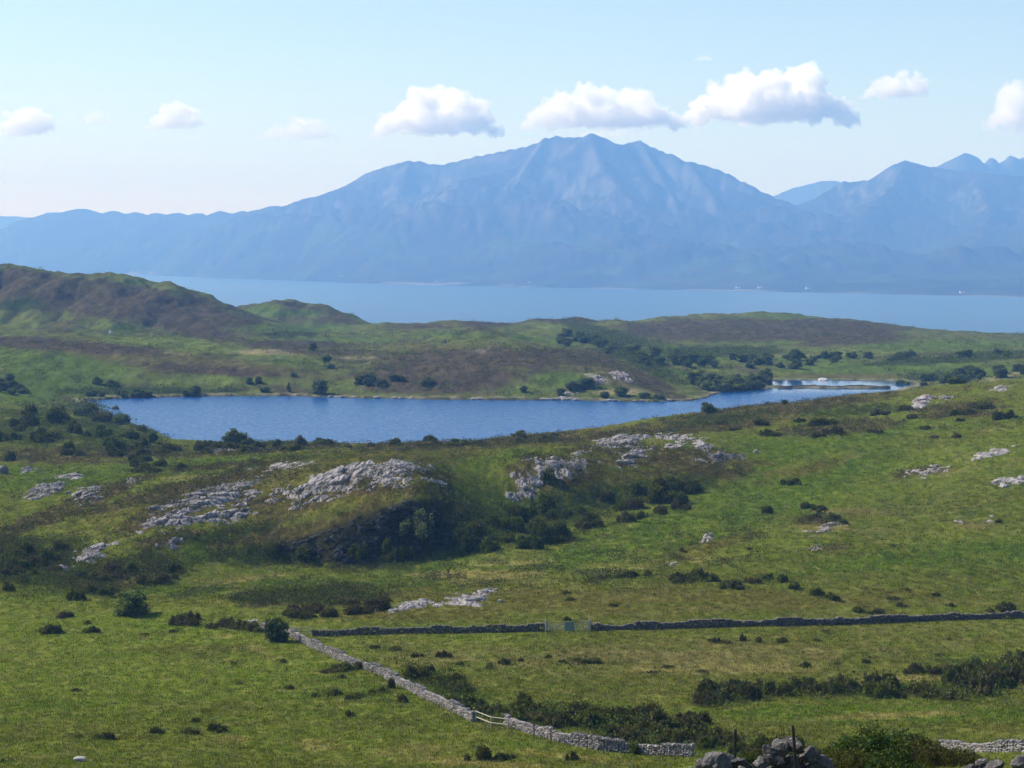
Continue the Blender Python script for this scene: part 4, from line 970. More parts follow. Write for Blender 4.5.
scatter('bracken', CL, CFc, pick(INF & (DD > 262) & (DD < 560) & (MASK['L'] > .5), 3500, rg), rg, .6, 1.5, lambda i, r: np.array((.08, .125, .020))*(1+.3*r.normal(size=(len(i), 1))).clip(.5, 1.6), m_heath, 'low green bracken patches', 'bracken', jit=1.)
# ragged skirts of dwarf growth round the bushes, so that they grow out of the turf
bx_ = np.array([(o.location.x, o.location.y, o.scale[0]) for _, _, o in BPOS]) if False else np.array(BPOS)
rep = rg.integers(0, len(bx_), 5200); an_ = rg.random(5200)*6.283; rr_ = bx_[rep, 2]*(.5+1.0*rg.random(5200)**.8)
qx, qy = bx_[rep, 0]+np.cos(an_)*rr_*1.3, bx_[rep, 1]+np.sin(an_)*rr_*1.6
ri_ = np.rint(np.interp(qy, DR, np.arange(len(DR)))).astype(int); ci_ = np.rint(np.interp(qx/qy, UC, np.arange(len(UC)))).astype(int)
scatter('dwarf_scrub', CL, CFc, ri_*XX.shape[1]+ci_, rg, .35, 1.1, scol, m_heath, 'dwarf growth fringing the bushes', 'scrub', jit=.3)
# a speckle of low gorse and rush over the open ground
sp = fbm(XX/14, YY/22, 3, 201) > .12
scatter('low_scrub', CL, CFc, pick(INF & (DD > 150) & (DD < 600) & sp & (MASK['S'] < .5), 1900, rg), rg, .4, 1.3, scol, m_heath, 'low speckle of dwarf gorse over the open grass', 'scrub', jit=1.5)
rz = INF & (DD > 270) & (DD < 640) & (fbm(XX/7, YY/12, 4, 207, .6) > .12) & ((PX < 770) | (PY < 430)) & ~CRAG
scatter('ridge_scrub', CL, CFc, pick(rz, 4200, rg), rg, .6, 2.1, hcol, m_heath, 'knee-high heather and gorse mounds on the rocky ridge', 'heather', jit=.6)
scatter('far_scrub', CL, CFc, pick(INF & (DD > 660) & (DD < 1500) & (MASK['S'] > .3), 2500, rg), rg, 1.8, 5., scol, m_heath, 'dark scrub on the hills beyond the loch', 'scrub', jit=4.)
scatter('far_heather', CL, CFc, pick(INF & (DD > 660) & (DD < 1500) & (MASK['H'] > .3) , 5000, rg), rg, 1.5, 4., hcol, m_heath, 'heather knolls on the hills beyond the loch', 'heather', zs=.6, jit=4.)
scatter('far_gorse', CL, CFc, pick(INF & (DD > 690) & (DD < 1450) & (fbm(XX/50, YY/70, 3, 205) > -.05), 3400, rg), rg, 1.2, 4.6, scol, m_heath, 'scattered dark gorse on the far hillsides', 'scrub', jit=4.)

# ------------------------------------------------------------------ rock
def rock_mat(name, scale=1., lichen=(.46, .45, .42), lt=.60):
    m, nt, N, L = new_mat(name)
    b, o = principled(N, L, nt, .9, .1)
    at = N.new('ShaderNodeAttribute'); at.attribute_name = 'Col'
    tc = N.new('ShaderNodeNewGeometry')
    n1_ = noise_node(N, L, 2.2*scale, 8, .65, tc.outputs['Position']); n2_ = noise_node(N, L, 7.*scale, 8, .7, tc.outputs['Position'])
    c = varied(N, L, at.outputs['Color'], n1_.outputs['Fac'], .72, 1.25); c = varied(N, L, c, n2_.outputs['Fac'], .7, 1.3)
    mr = N.new('ShaderNodeMapRange'); mr.inputs[1].default_value = lt; mr.inputs[2].default_value = lt+.07
    n3 = noise_node(N, L, 3.3*scale, 6, .75, tc.outputs['Position']); L.new(n3.outputs['Fac'], mr.inputs[0])
    mx = N.new('ShaderNodeMix'); mx.data_type = 'RGBA'; mx.inputs[7].default_value = (*lichen, 1)
    L.new(mr.outputs[0], mx.inputs[0]); L.new(c, mx.inputs[6]); L.new(mx.outputs[2], b.inputs['Base Color'])
    bp = N.new('ShaderNodeBump'); bp.inputs['Strength'].default_value = .8; bp.inputs['Distance'].default_value = .15/scale
    L.new(n2_.outputs['Fac'], bp.inputs['Height']); L.new(bp.outputs[0], b.inputs['Normal'])
    return m
m_rock = rock_mat('lichened_rock'); m_wall = rock_mat('drystone', 3., (.34, .33, .30)); m_near = rock_mat('near_lichened_stone', 9., (.42, .43, .40), .58)
ROCKC = np.array((.275, .255, .252))
def outcrop(x1, y1, x2, y2, half, amp=1., dens=.5, seed=0, cell=1.7, tone=1., pink=0., **tg):
    P1, P2 = hit(x1, y1), hit(x2, y2)
    if P1 is None or P2 is None: return
    cx, cy = (x1+x2)/2, (y1+y2)/2
    Q1, Q2 = hit(cx, cy+half), hit(cx, cy-half)
    if Q1 is None or Q2 is None: return
    M = hit(cx, cy); Mx = (P1+P2)/2
    A1 = (P2-P1)[:2]/2; dep = min(max(abs(Q2[1]-Q1[1])/2, 1.5), 40)
    step = max(.10, M[1]/F*.75)
    L1 = np.linalg.norm(A1)
    n1_ = int(min(420, max(24, 2.5*L1/step))); n2_ = int(min(420, max(24, 2.5*dep/step/1.3)))
    s, t_ = np.meshgrid(np.linspace(-1.25, 1.25, n1_), np.linspace(-1.25, 1.25, n2_))
    uy = np.array([cx, cy])
    X = M[0]+A1[0]*s+float(u_of(cx, cy))*dep*t_; Y = M[1]+A1[1]*s+dep*t_
    q = np.hypot(s, t_)
    g = ground_z(X, Y)
    m = (1-q)*.8+(dens-.72)*1.1+.95*fbm(X/3.4, Y/4.6, 5, 300+seed, .62)
    m = np.minimum(m, (1.2-q)*5)
    # slabs dipping away to one side, broken along joints
    wx = X+.4*fbm(X/2, Y/2, 2, 302+seed); wy = Y+.4*fbm(X/2, Y/2, 2, 303+seed)
    c1, s1 = math.cos(.45+seed*.7), math.sin(.45+seed*.7)
    a = (wx*c1+wy*s1)/cell; b_ = (-wx*s1+wy*c1)/(cell*.62)
    f1, f2, cid, vx, vy = voronoi(a, b_, 310+seed)
    g1, g2, cid2, _, _ = voronoi(a*2.6, b_*2.6, 320+seed)
    blk = (cid-.45)*.9+(a-vx)*.45*(cid-.2)+(b_-vy)*.3
    crack = 1-sstep(0, .10, f2-f1); crack2 = 1-sstep(0, .12, g2-g1)
    up = sstep(-.05, .35, m)
    z = g-.12+amp*(.85*np.clip(m, -.8, .5)+.55*blk)-amp*(.40*crack+.06*crack2)+.10*amp*(cid2-.5)+.06*amp*fbm(X/.4, Y/.4, 3, 330)
    edge_ = np.maximum(np.abs(s), np.abs(t_)) > 1.2
    z = np.where(edge_ | (m < -.8), g-.7, np.maximum(z, g-.7))
    col = np.zeros(X.shape+(3,))+ROCKC*tone
    col = col*(1+.55*(cid[..., None]-.5)+.25*(cid2[..., None]-.5))
    col = col*(1+np.array((.10, .0, -.03))*pink)
    gr = sstep(.35, .7, crack+.4*fbm(X/1.5, Y/1.5, 2, 340)); col = col*(1-.8*gr[..., None])+np.array((.035, .045, .018))*.8*gr[..., None]
    dk = sstep(.1, .4, fbm(X/1.8, Y/2.4, 4, 341+seed))[..., None]*.65; col = col*(1-dk)+np.array((.075, .068, .06))*dk
    o = mesh_np('rock_outcrop', np.stack([X, Y, z], -1).reshape(-1, 3), grid_faces(n2_, n1_), m_rock, smooth=False, col=col.reshape(-1, 3))
    tag(o, **tg)
GR = 'rock outcrops on the moor'
def crag_face():
    """the shaded rock wall under the big crag: the steep ground resampled evenly up its height and broken into blocks"""
    us = np.arange(float(u_of(226, 540)), float(u_of(462, 540)), .16/330); NH = 150
    P = np.zeros((NH, len(us), 3)); arc = np.zeros((NH, len(us)))
    for j, u in enumerate(us):
        d = np.arange(319, 346, .12); z = ground_z(u*d, d)
        s = np.concatenate([[0], np.cumsum(np.hypot(np.diff(d), np.diff(z)))]); q = np.linspace(0, s[-1], NH)
        dd = np.interp(q, s, d); P[:, j, 0] = u*dd; P[:, j, 1] = dd; P[:, j, 2] = np.interp(q, s, z); arc[:, j] = q
    du = np.gradient(P, axis=0); dv = np.gradient(P, axis=1); n_ = np.cross(dv, du); n_ /= np.linalg.norm(n_, axis=2)[..., None]+1e-9
    n_[n_[..., 2] < 0] *= -1
    X_ = P[..., 0]; A_ = arc
    s_ = np.linspace(0, 1, len(us))[None, :]; t_ = np.linspace(0, 1, NH)[:, None]
    st = sstep(.35, .8, n_[..., 1]*-1)                         # how steep the ground is here
    st = gsmooth(gsmooth(st, 4, 0), 4, 1)
    wx = X_+.5*fbm(X_/2, A_/2, 3, 500); wa = A_+.4*fbm(X_/2, A_/2, 3, 501)
    f1, f2, cid, vx, vy = voronoi(wx/1.7, wa/1.1, 502); g1, g2, cid2, _, _ = voronoi(wx/.6, wa/.45, 503)
    rel = .9*(cid-.35)+.28*(cid2-.5)-.5*(1-sstep(0, .13, f2-f1))-.15*(1-sstep(0, .1, g2-g1))+.9*fbm(X_/6, A_/5, 3, 504)+.12*fbm(X_/.4, A_/.4, 3, 505)
    m = st*sstep(0, .06, s_)*sstep(1, .94, s_)*sstep(0, .05, t_)*sstep(1, .93, t_)
    lip = np.exp(-((t_-.72)/.16)**2)                            # the heather brow leans out over the wall
    off = -.5+m*(.75+rel+.9*lip)
    Q = P+n_*off[..., None]; Q[..., 1] -= m*.8*lip
    c1 = np.array((.040, .040, .042))*(.6+.8*cid[..., None]); c2 = np.array((.020, .018, .012)); c3 = np.array((.022, .030, .012))  # near-black rock and heather colours paint in the crag's deep shade
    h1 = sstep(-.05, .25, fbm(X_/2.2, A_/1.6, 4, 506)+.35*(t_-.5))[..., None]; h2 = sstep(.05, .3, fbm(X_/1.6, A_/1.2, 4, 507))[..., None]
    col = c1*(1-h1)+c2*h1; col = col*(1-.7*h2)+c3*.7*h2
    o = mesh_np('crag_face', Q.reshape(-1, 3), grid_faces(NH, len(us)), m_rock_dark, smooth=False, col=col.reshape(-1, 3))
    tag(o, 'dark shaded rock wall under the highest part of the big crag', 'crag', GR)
    k = rg.integers(0, Q.shape[0]*Q.shape[1], 6000); mm_ = (m.ravel()[k] > .3) & (h2.ravel()[k] + h1.ravel()[k] > .35); k = k[mm_][:2600]
    B_0 = Q.reshape(-1, 3)[k]; tp = CL[rg.integers(0, len(CL), len(k))]; sc = rg.uniform(.5, 1.3, len(k))
    V = tp*sc[:, None, None]+B_0[:, None, :]; kk = tp.shape[1]
    cc_ = np.where(rg.random((len(k), 1)) < .5, np.array((.034, .032, .014)), np.array((.034, .048, .012)))  # clumps darkened along with the face to keep its painted shade
    tag(mesh_np('cliff_heather', V.reshape(-1, 3), (CFc[None]+np.arange(len(k))[:, None, None]*kk).reshape(-1, 3), m_heath, smooth=False, col=np.repeat(cc_, kk, 0)), 'heather and scrub clinging to the shaded crag', 'heather', kind='stuff')
m_rock_dark = rock_mat('shade_dark_rock', 1., (.14, .14, .12), .66)  # crag face only: darkened rock, shade put into the colour
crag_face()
OC = [ # x1,y1,x2,y2,half,amp,dens,tone,label
 (290,497,385,466,13,1.7,.62,1.0,'long pale slab tilting up to the highest part of the big crag'),
 (345,470,440,466,9,1.3,.55,1.0,'jagged pale rocks along the top of the big crag'),
 (350,488,420,482,5,.9,.40,.9,'thin rock ledge just under the top of the big crag'),
 (262,503,290,485,8,1.1,.5,1.0,'small tilted slabs left of the long pale slab'),
 (160,512,265,482,13,1.4,.62,1.05,'broad field of broken pale slabs on the left ridge'),
 (195,524,262,506,8,1.5,.62,1.1,'bright humped rock in front of the broken slabs'),
 (150,528,200,514,9,1.3,.60,.95,'furrowed grey rock at the lower left of the broken slabs'),
 (132,535,158,520,8,1.1,.5,.9,'small grey rock left of the furrowed rock'),
 (158,545,186,540,6,2.2,.55,.8,'overhanging rock with a dark shadow under the slabs'),
 (70,560,115,545,9,1.2,.55,1.0,'scattered pale rocks above the left scrub'),
 (44,557,62,548,5,.9,.5,.95,'small rock pair left of the scattered pale rocks'),
 (52,573,70,568,5,1.3,.62,1.1,'round pale rock at the edge of the left scrub'),
 (98,590,140,568,8,.8,.35,.8,'dark weathered rocks half hidden in heather'),
 (26,496,62,486,7,1.5,.72,1.05,'large pale split rock alone on the left grass'),
 (68,498,104,488,8,1.3,.55,1.0,'pale rock sloping into heather beside the split rock'),
 (18,471,38,468,3.5,.8,.5,.8,'flat brown rock in the upper left grass'),
 (56,478,84,476,4.5,1.,.55,.95,'pale rock under the grassy bank at upper left'),
 (118,484,146,478,6,.6,.35,.9,'small scatter of stones in the upper left grass'),
 (205,451,240,449,4,.8,.42,1.,'small stones on the bank above the broken slabs'),
 (240,470,330,460,4.5,.7,.40,1.,'thin line of stones behind the long pale slab'),
 (505,470,600,462,9,1.5,.55,.95,'broad rocky cap of the small crag'),
 (510,478,545,505,8,1.6,.55,1.1,'pale left edge of the small crag'),
 (590,446,650,436,6,1.3,.58,1.1,'upper row of bright rocks right of the small crag'),
 (615,462,655,450,8,1.5,.62,1.1,'big bright rock right of the small crag'),
 (645,436,705,440,5.5,1.0,.50,1.1,'pale rocks along the crest of the middle ridge'),
 (658,447,690,445,4.5,.9,.5,1.1,'small pale rocks under the middle crest'),
 (690,445,715,447,5,1.2,.55,1.,'low rocks left of the dark ledge'),
 (700,460,748,456,5,1.7,.62,.75,'dark ledge at the right end of the middle ridge'),
 (572,454,586,452,4,1.1,.65,1.25,'round bright boulder hump on the grass between the crags'),
 (385,610,445,602,6,.9,.45,1.1,'left half of the low outcrop above the far wall'),
 (435,604,508,592,8,1.1,.52,1.2,'right half of the low outcrop above the far wall'),
 (800,532,850,524,6,.9,.45,1.1,'cluster of small pink rocks on the right slope'),
 (795,552,832,545,5,.5,.32,1.,'thin pink rocks lower on the right slope'),
 (695,543,716,535,4,.9,.52,1.25,'white streak of rock on the left part of the slope'),
 (900,476,955,466,7,.9,.45,1.15,'long broken pale rocks high on the right slope'),
 (970,458,1016,448,6,.9,.48,1.15,'pale rocks near the top right of the slope'),
 (992,484,1030,479,6,1.,.55,1.25,'bright rock cut by the right edge'),
 (975,524,1005,515,7,.5,.3,1.,'faint stones at the right end of the slope'),
 (940,515,975,528,7,.4,.26,.9,'sparse stones on the right slope'),
 (910,407,935,396,5,1.6,.62,1.25,'white slanting slab on the skyline slope'),
 (990,390,1012,386,3,.9,.5,1.2,'small pale rock near the right end of the crest'),
 (936,398,954,396,3,.7,.5,1.,'small flat rock right of the white slab'),
 (655,570,690,560,5,.5,.34,1.1,'low stones beside the row of bushes'),
 (236,625,262,620,5,1.,.45,1.1,'pale rock left of the wall corner'),
 (584,384,606,378,5,2.0,.60,1.0,'pink rocks above the loch point'),
 (560,391,580,393,3,1.2,.45,1.,'pale shore rocks left of the loch point'),
 (610,374,632,380,4,2.4,.62,1.0,'pink hump of rock right of the spreading tree'),
 (555,397.5,580,398,1.6,1.0,.6,1.3,'white rock at the water edge of the far shore'),
 (880,464,905,472,3,.4,.3,1.,'tiny stones left of the long broken rocks'),
]
for i, (x1, y1, x2, y2, h_, am, de, tone, lab) in enumerate(OC):
    outcrop(x1, y1, x2, y2, h_, am, de, seed=i, tone=tone, pink=1 if 'pink' in lab else .3, label=lab, cat='rock', group=GR, cell=2.9 if am > 1 else 1.8)
def stone_shape(rng, sub, rough=.12, box=2.6):
    v, f = ico(sub)
    p = np.abs(v)**(2/box)*np.sign(v); v = v/np.maximum((np.abs(v)**box).sum(1)**(1/box), 1e-6)[:, None]
    for k in range(5):
        n_ = rng.normal(size=3); n_ /= np.linalg.norm(n_); dcut = rng.uniform(.72, .95); d_ = v@n_
        v = v-np.maximum(d_-dcut, 0)[:, None]*n_[None]
    o_ = rng.random(3)*50
    ns = np.array([mnoise.fractal(Vector(c*1.6+o_), .9, 2.1, 4) for c in v]) if sub > 2 else rng.normal(size=len(v))*.5
    return v*(1+rough*ns)[:, None], f
def boulder(px, py, w_, h_, tone, lab):
    P = hit(px, py)
    if P is None: return
    k = P[1]/F; rng = np.random.default_rng(int(px*7+py))
    v, f = stone_shape(rng, 3, .10)
    v = v*np.array((w_*k/2, w_*k/2*.8, h_*k*.62)); v[:, 2] += h_*k*.30
    o = mesh_np('boulder', v, f, m_rock, smooth=True, col=np.tile(ROCKC*tone, (len(v), 1)), loc=(P[0], P[1], P[2]))
    tag(o, lab, 'boulder', 'loose boulders')
boulder(80, 761, 13, 5, 1.5, 'pale boulder on the bottom edge of the left field')
boulder(213, 738-18, 3, 2, 1.2, 'tiny stone among the bushes of the left field')
boulder(770, 509, 4, 3, 1.2, 'small stone beside the reddish bush on the slope')
boulder(756, 453, 5, 4, 1.2, 'small grey boulder right of the dark ledge')
boulder(500, 602, 5, 3, 1.3, 'small pale stone right of the low outcrop')
boulder(378, 611, 6, 4, 1.3, 'bright stone at the left tip of the low outcrop')
boulder(2, 473, 13, 9, .55, 'dark boulder at the left edge of the upper grass')
boulder(111, 334, 4, 4, 2.2, 'tiny white stone on the far left moor')
# stones along the far shore of the loch
rr = random.Random(5)
for i in range(46):
    t = rr.random(); px = 330+t*230 if i < 30 else 560+t*110
    Xp, Yp = hit_level(px, np.interp(px, [290, 430, 560, 640, 690], [396.2, 399.2, 399.8, 401.6, 400.4]), LOCH_Z)
    s_ = rr.uniform(.5, 1.5); rng = np.random.default_rng(i)
    v, f = stone_shape(rng, 2, .06); v = v*np.array((s_, s_*.7, s_*.5))
    o = mesh_np('shore_rock', v, f, m_rock, smooth=False, col=np.tile(ROCKC*rr.uniform(.7, 1.3), (len(v), 1)), loc=(Xp, Yp-1.5, LOCH_Z+.15))
    tag(o, 'pale rock lining the far shore of the loch', 'rock', 'rocks along the far shore')

# ------------------------------------------------------------------ drystone walls
def wall_points(path, step):
    P = np.array(path); seg = np.linalg.norm(np.diff(P, axis=0), axis=1); L_ = np.concatenate([[0], np.cumsum(seg)])
    s = np.arange(0, L_[-1], step); return np.stack([np.interp(s, L_, P[:, 0]), np.interp(s, L_, P[:, 1])], 1), s, L_[-1]
def dry_wall(path, H=1.2, W=.62, stone=.36, seed=0, gapfn=None, parent=None, tone=1., **tg):
    rng = np.random.default_rng(seed)
    shapes = [stone_shape(rng, 2, .05, 3.2) for _ in range(24)]
    VV, FF, CC = [], [], []; n0 = 0
    courses = 6; ch = H*.86/courses
    for c in range(courses+1):
        st = stone*(1 if c < courses else .62)
        pts, s, LL = wall_points(path, st)
        dr = np.gradient(pts, axis=0); dr /= np.linalg.norm(dr, axis=1)[:, None]
        low = fbm(s/6., s*0+seed, 4, 400+seed)
        for k in range(len(pts)):
            hl = 1 if gapfn is None else gapfn(pts[k][0], pts[k][1])
            hgt = (1+.42*low[k]-.06)*hl
            if hgt < .15 or (c > 0 and rng.random() < .02): continue
            if hgt*courses < c-.3: continue
            v, f = shapes[rng.integers(24)]
            if c < courses: sc = np.array((st*.56*rng.uniform(.65, 1.45), W*.5*(1-.05*c)*rng.uniform(.85, 1.15), ch*.60*rng.uniform(.75, 1.4)))
            else: sc = np.array((st*.50, W*.42*rng.uniform(.8, 1.2), ch*rng.uniform(.6, 1.15)))
            a = rng.normal()*.2; q = v*sc; 
            tx, ty = dr[k]; q = np.stack([q[:, 0]*math.cos(a)-q[:, 2]*math.sin(a), q[:, 1], q[:, 0]*math.sin(a)+q[:, 2]*math.cos(a)], 1)
            w3 = np.stack([q[:, 0]*tx-q[:, 1]*ty, q[:, 0]*ty+q[:, 1]*tx, q[:, 2]], 1)
            x, y = pts[k]+dr[k]*rng.normal()*st*.12+np.array((-dr[k][1], dr[k][0]))*.16*fbm(np.array(s[k]/5.), np.array(seed*1.), 2, 410)
            z = float(ground_z(x, y))+ch*(c+.5+rng.normal()*.14)*min(1, hgt)-.04
            VV.append(w3+np.array((x, y, z))); FF.append(f+n0); n0 += len(v)
            tcol = ROCKC*tone*rng.uniform(.65, 1.35)*(np.array((1.05, 1., .92)) if rng.random() < .4 else 1)
            CC.append(np.tile(tcol, (len(v), 1)))
    o = mesh_np('stone_wall', np.vstack(VV), np.vstack(FF), m_wall, smooth=False, col=np.vstack(CC), parent=parent)
    tag(o, **tg); return o
def xy(px, py, dmax=400): p = hit(px, py, dmax=dmax); return (p[0], p[1])
corner = xy(262, 628)
dpts = [xy(262,629), xy(290,636), xy(318,650), xy(350,664), xy(380,674), xy(410,690), xy(440,705), xy(475,722)]
dry_wall(dpts, 1.05, .55, .26, 1, label='pale drystone wall running diagonally down from the tree at the corner', cat='wall', tone=.88)
dpts2 = [xy(506,726), xy(530,733), xy(560,742), xy(600,750), xy(640,754), xy(694,757)]
dry_wall(dpts2, 1.08, .55, .25, 2, label='lower drystone wall section continuing right of the wooden rails', cat='wall', tone=.88)
fpts = [xy(313,636), xy(360,635), xy(440,633), xy(500,632), xy(545,631)]
dry_wall(fpts, .98, .6, .30, 3, label='dark far drystone wall left of the field gate', cat='wall', tone=.42)  # low tone paints the shade of the near face into the stone
fpts2 = [xy(590,630.5), xy(680,628), xy(760,625.5), xy(850,624), xy(900,622), xy(960,619.5), xy(1020,618)]
e = np.array(fpts2[-1]); d_ = np.array(fpts2[-1])-np.array(fpts2[-2]); fpts2.append(tuple(e+d_*1.2)); 
dry_wall(fpts2, .98, .6, .30, 4, label='dark far drystone wall right of the field gate', cat='wall', tone=.42)  # same lowered tone, shade of the near face painted in
def at_D(px, D): return (float(u_of(px, 750))*D, D)
dry_wall([at_D(940, 138), at_D(970, 135), at_D(1000, 132), at_D(1060, 128)], .85, .5, .24, 5, label='short pale drystone wall at the bottom right corner', cat='wall', tone=1.1)

# near tumbled wall tops at the bottom edge: big lichened stones
TOP = [(676,778),(690,766),(700,761),(715,751),(728,749),(738,752),(743,766),(747,766),(760,758),(772,746),(785,739),(797,737),(806,744),(816,755),(828,768),(842,784)]
def rough_stone(rng):
    v, f = ico(5); box = 2.4
    for k in range(18):
        n_ = rng.normal(size=3); n_ /= np.linalg.norm(n_); dcut = rng.uniform(.45, .9)
        v = v-np.maximum(v@n_-dcut, 0)[:, None]*n_[None]*.93
    o_ = rng.random(3)*50
    a = np.array([mnoise.fractal(Vector(c*2.2+o_), .8, 2.2, 6) for c in v]); b = np.array([abs(mnoise.noise(Vector(c*5+o_))) for c in v])
    return v*(1+.14*a-.10*b)[:, None], f
def heap(top, D, name_label, seed, rs=(.09, .19), dl=.5):
    rng = np.random.default_rng(seed); VV, FF, CC = [], [], []; n0 = 0
    xs = np.array([a for a, b in top]); ys = np.array([b for a, b in top])
    shapes = [rough_stone(rng) for _ in range(6)]
    px = top[0][0]
    while px < top[-1][0]:
        ty = np.interp(px, xs, ys); u = float(u_of(px, ty)); r = rng.uniform(*rs)
        for row in range(7):
            Dk = D+(px-top[0][0])*dl/100+rng.uniform(-.12, .12)
            zt_ = CAM_Z+float(tan_of(ty))*Dk - r*.75 - row*r*1.5
            gz = float(ground_z(u*Dk, Dk))
            if zt_ < gz-.3 and row > 0: break
            v, f = shapes[rng.integers(6)]
            a = rng.normal()*.35; b = rng.random()*6.28
            q = v*np.array((r*1.25, r*1.1, r*.85))*rng.uniform(.85, 1.15); q = np.stack([q[:, 0]*math.cos(a)-q[:, 2]*math.sin(a), q[:, 1], q[:, 0]*math.sin(a)+q[:, 2]*math.cos(a)], 1)
            q = np.stack([q[:, 0]*math.cos(b)-q[:, 1]*math.sin(b), q[:, 0]*math.sin(b)+q[:, 1]*math.cos(b), q[:, 2]], 1)
            VV.append(q+np.array((u*Dk+rng.normal()*.03, Dk, zt_))); FF.append(f+n0); n0 += len(v); CC.append(np.tile(ROCKC*rng.uniform(.2, .5), (len(v), 1)))
        px += r*F/D*.85
    o = mesh_np('stone_wall', np.vstack(VV), np.vstack(FF), m_near, smooth=True, col=np.vstack(CC)); tag(o, name_label, 'wall')
heap([p for p in TOP if p[0] < 745], 23.0, 'left heap of near lichened wall stones at the bottom edge', 11)
heap([p for p in TOP if p[0] > 745], 22.0, 'taller right heap of near lichened wall stones at the bottom edge', 12, (.10, .24))
heap([(955,778),(968,766),(980,759),(990,758),(999,766),(1006,775)], 24., 'small near heap of wall stones at the bottom right', 13)
heap([(1008,772),(1018,758),(1030,750),(1060,752),(1090,770)], 24., 'near wall stones cut by the bottom right corner', 14)

# ------------------------------------------------------------------ timber and gates
m_wood = flat_mat('weathered_wood', (.26, .24, .21), .85, .1, scale=12, amp=.35); m_dark = flat_mat('dark_post_wood', (.05, .045, .04), .9, .1, scale=12, amp=.3)
m_galv = flat_mat('galvanised_steel', (.22, .23, .24), .55, .3, .2, 20, .15); m_teal = flat_mat('pale_green_sheet', (.18, .24, .22), .6, .2, scale=4)
def box_mesh(name, a, b, r0, r1, mat, parent=None, k=4, cut=True):
    """a tapered bar from a to b, k sides, chamfered end"""
    a = np.array(a, float); b = np.array(b, float); d = (b-a)/np.linalg.norm(b-a)
    s = np.cross(d, (0, 1, 0) if abs(d[1]) < .9 else (1, 0, 0)); s /= np.linalg.norm(s); t_ = np.cross(d, s)
    V, Fc = [], []
    L_ = np.linalg.norm(b-a)
    for tt, rs_ in ((0, 1), (.33, .97), (.66, 1.02), (1-.04/max(L_, .1), 1), (1, .72 if cut else 1)):
        r = (r0+(r1-r0)*tt)*rs_
        for j in range(k*2):
            an = (j+.5)*math.pi/k; V.append(a+d*L_*tt+(s*math.cos(an)+t_*math.sin(an))*r)
    n = k*2
    for i in range(4):
        for j in range(n): Fc.append((i*n+j, i*n+(j+1) % n, (i+1)*n+(j+1) % n, (i+1)*n+j))
    for j in range(1, n-2, 2): Fc.append((4*n, 4*n+j, 4*n+j+1, 4*n+j+2))
    return mesh_np(name, np.array(V), np.array(Fc), mat, parent, smooth=False)
def post(px, py, hpx, label, r=.06, mat=None, D=None, lean=0., group=None, cat='fence post'):
    if D is None: P = hit(px, py, dmax=400)
    else:
        x, y = float(u_of(px, py))*D, D; P = np.array([x, y, float(ground_z(x, y))])
    h_ = hpx*P[1]/F if D is None else CAM_Z+float(tan_of(py-hpx))*D-P[2]
    o = box_mesh('fence_post', (0, 0, -.3), (lean*h_, 0, h_), r, r*.9, mat or m_dark, k=3)
    o.location = P; tag(o, label, cat, group)
for i, (px, py) in enumerate([(534,738),(551,744),(587,751),(604,754)]):
    post(px, py, 15, f"thin dark post, {ORD[i]} from the left, against the lower diagonal wall", .055, group='posts against the lower diagonal wall')
post(734, 760, 31, 'pale-topped post behind the left near stone heap', .035, D=34., lean=.02)
post(800, 768, 43, 'dark leaning post rising from the taller near stone heap', .02, D=21.4, lean=-.12)
def fence_run(name, pts, h, rails, mat, label, cat, r=.05, extra=None):
    e = empty(name, (*pts[0], float(ground_z(*pts[0])))); tag(e, label, cat)
    o0 = np.array(e.location)
    W3 = [np.array((p[0], p[1], float(ground_z(*p)))) for p in pts]
    for p in W3: box_mesh('post', p-o0-np.array((0, 0, .3)), p-o0+np.array((0, 0, h)), r*1.3, r*1.2, mat, e)
    for t_ in rails:
        for a, b in zip(W3[:-1], W3[1:]): box_mesh('rail', a-o0+np.array((0, -.06, h*t_)), b-o0+np.array((0, -.06, h*t_)), r*.8, r*.8, mat, e, cut=False)
    return e
fence_run('wooden_fence', [xy(476,722), xy(491,728), xy(508,730)], 1.05, (.45, .92), flat_mat('bleached_rail', (.36, .33, .28), .8, .1, scale=9), 'short pale wooden rail fence closing the gap in the diagonal wall', 'fence')
fence_run('wooden_hurdle', [xy(290,636), xy(301,636.5), xy(313,636)], 1.1, (.3, .6, .95), m_wood, 'pale wooden hurdle between the wall corner and the far wall', 'fence')
gl, gr_ = xy(546,632), xy(590,631)
ge_ = empty('field_gate', (*gl, float(ground_z(*gl)))); tag(ge_, 'metal field gate with pale posts in the far drystone wall', 'gate')
gl3 = np.array((0, 0, 0.)); gr3 = np.array((gr_[0]-gl[0], gr_[1]-gl[1], float(ground_z(*gr_)-ground_z(*gl))))
for q in (gl3, gr3): box_mesh('gatepost', q+np.array((0, 0, -.3)), q+np.array((0, 0, 1.45)), .13, .12, flat_mat('gatepost_wood', (.30, .29, .26), .8, .1), ge_)
up = np.array((0, 0, 1.))
for lo_, hi_ in ((.03, .48), (.52, .97)):
    a, b = gl3+(gr3-gl3)*lo_, gl3+(gr3-gl3)*hi_
    leaf_ = box_mesh('gate_leaf', a+up*.15, a+up*1.2, .04, .04, m_galv, ge_)
    box_mesh('stile', b+up*.15, b+up*1.2, .04, .04, m_galv, leaf_)
    for hh in (.2, .4, .62, .86, 1.15): box_mesh('bar', a+up*hh, b+up*hh, .03, .03, m_galv, leaf_, cut=False)
    box_mesh('brace', a+up*.2, b+up*1.15, .028, .028, m_galv, leaf_, cut=False)
a, b = gl3+(gr3-gl3)*.42+np.array((0, -.10, 0)), gl3+(gr3-gl3)*.64+np.array((0, -.10, 0))
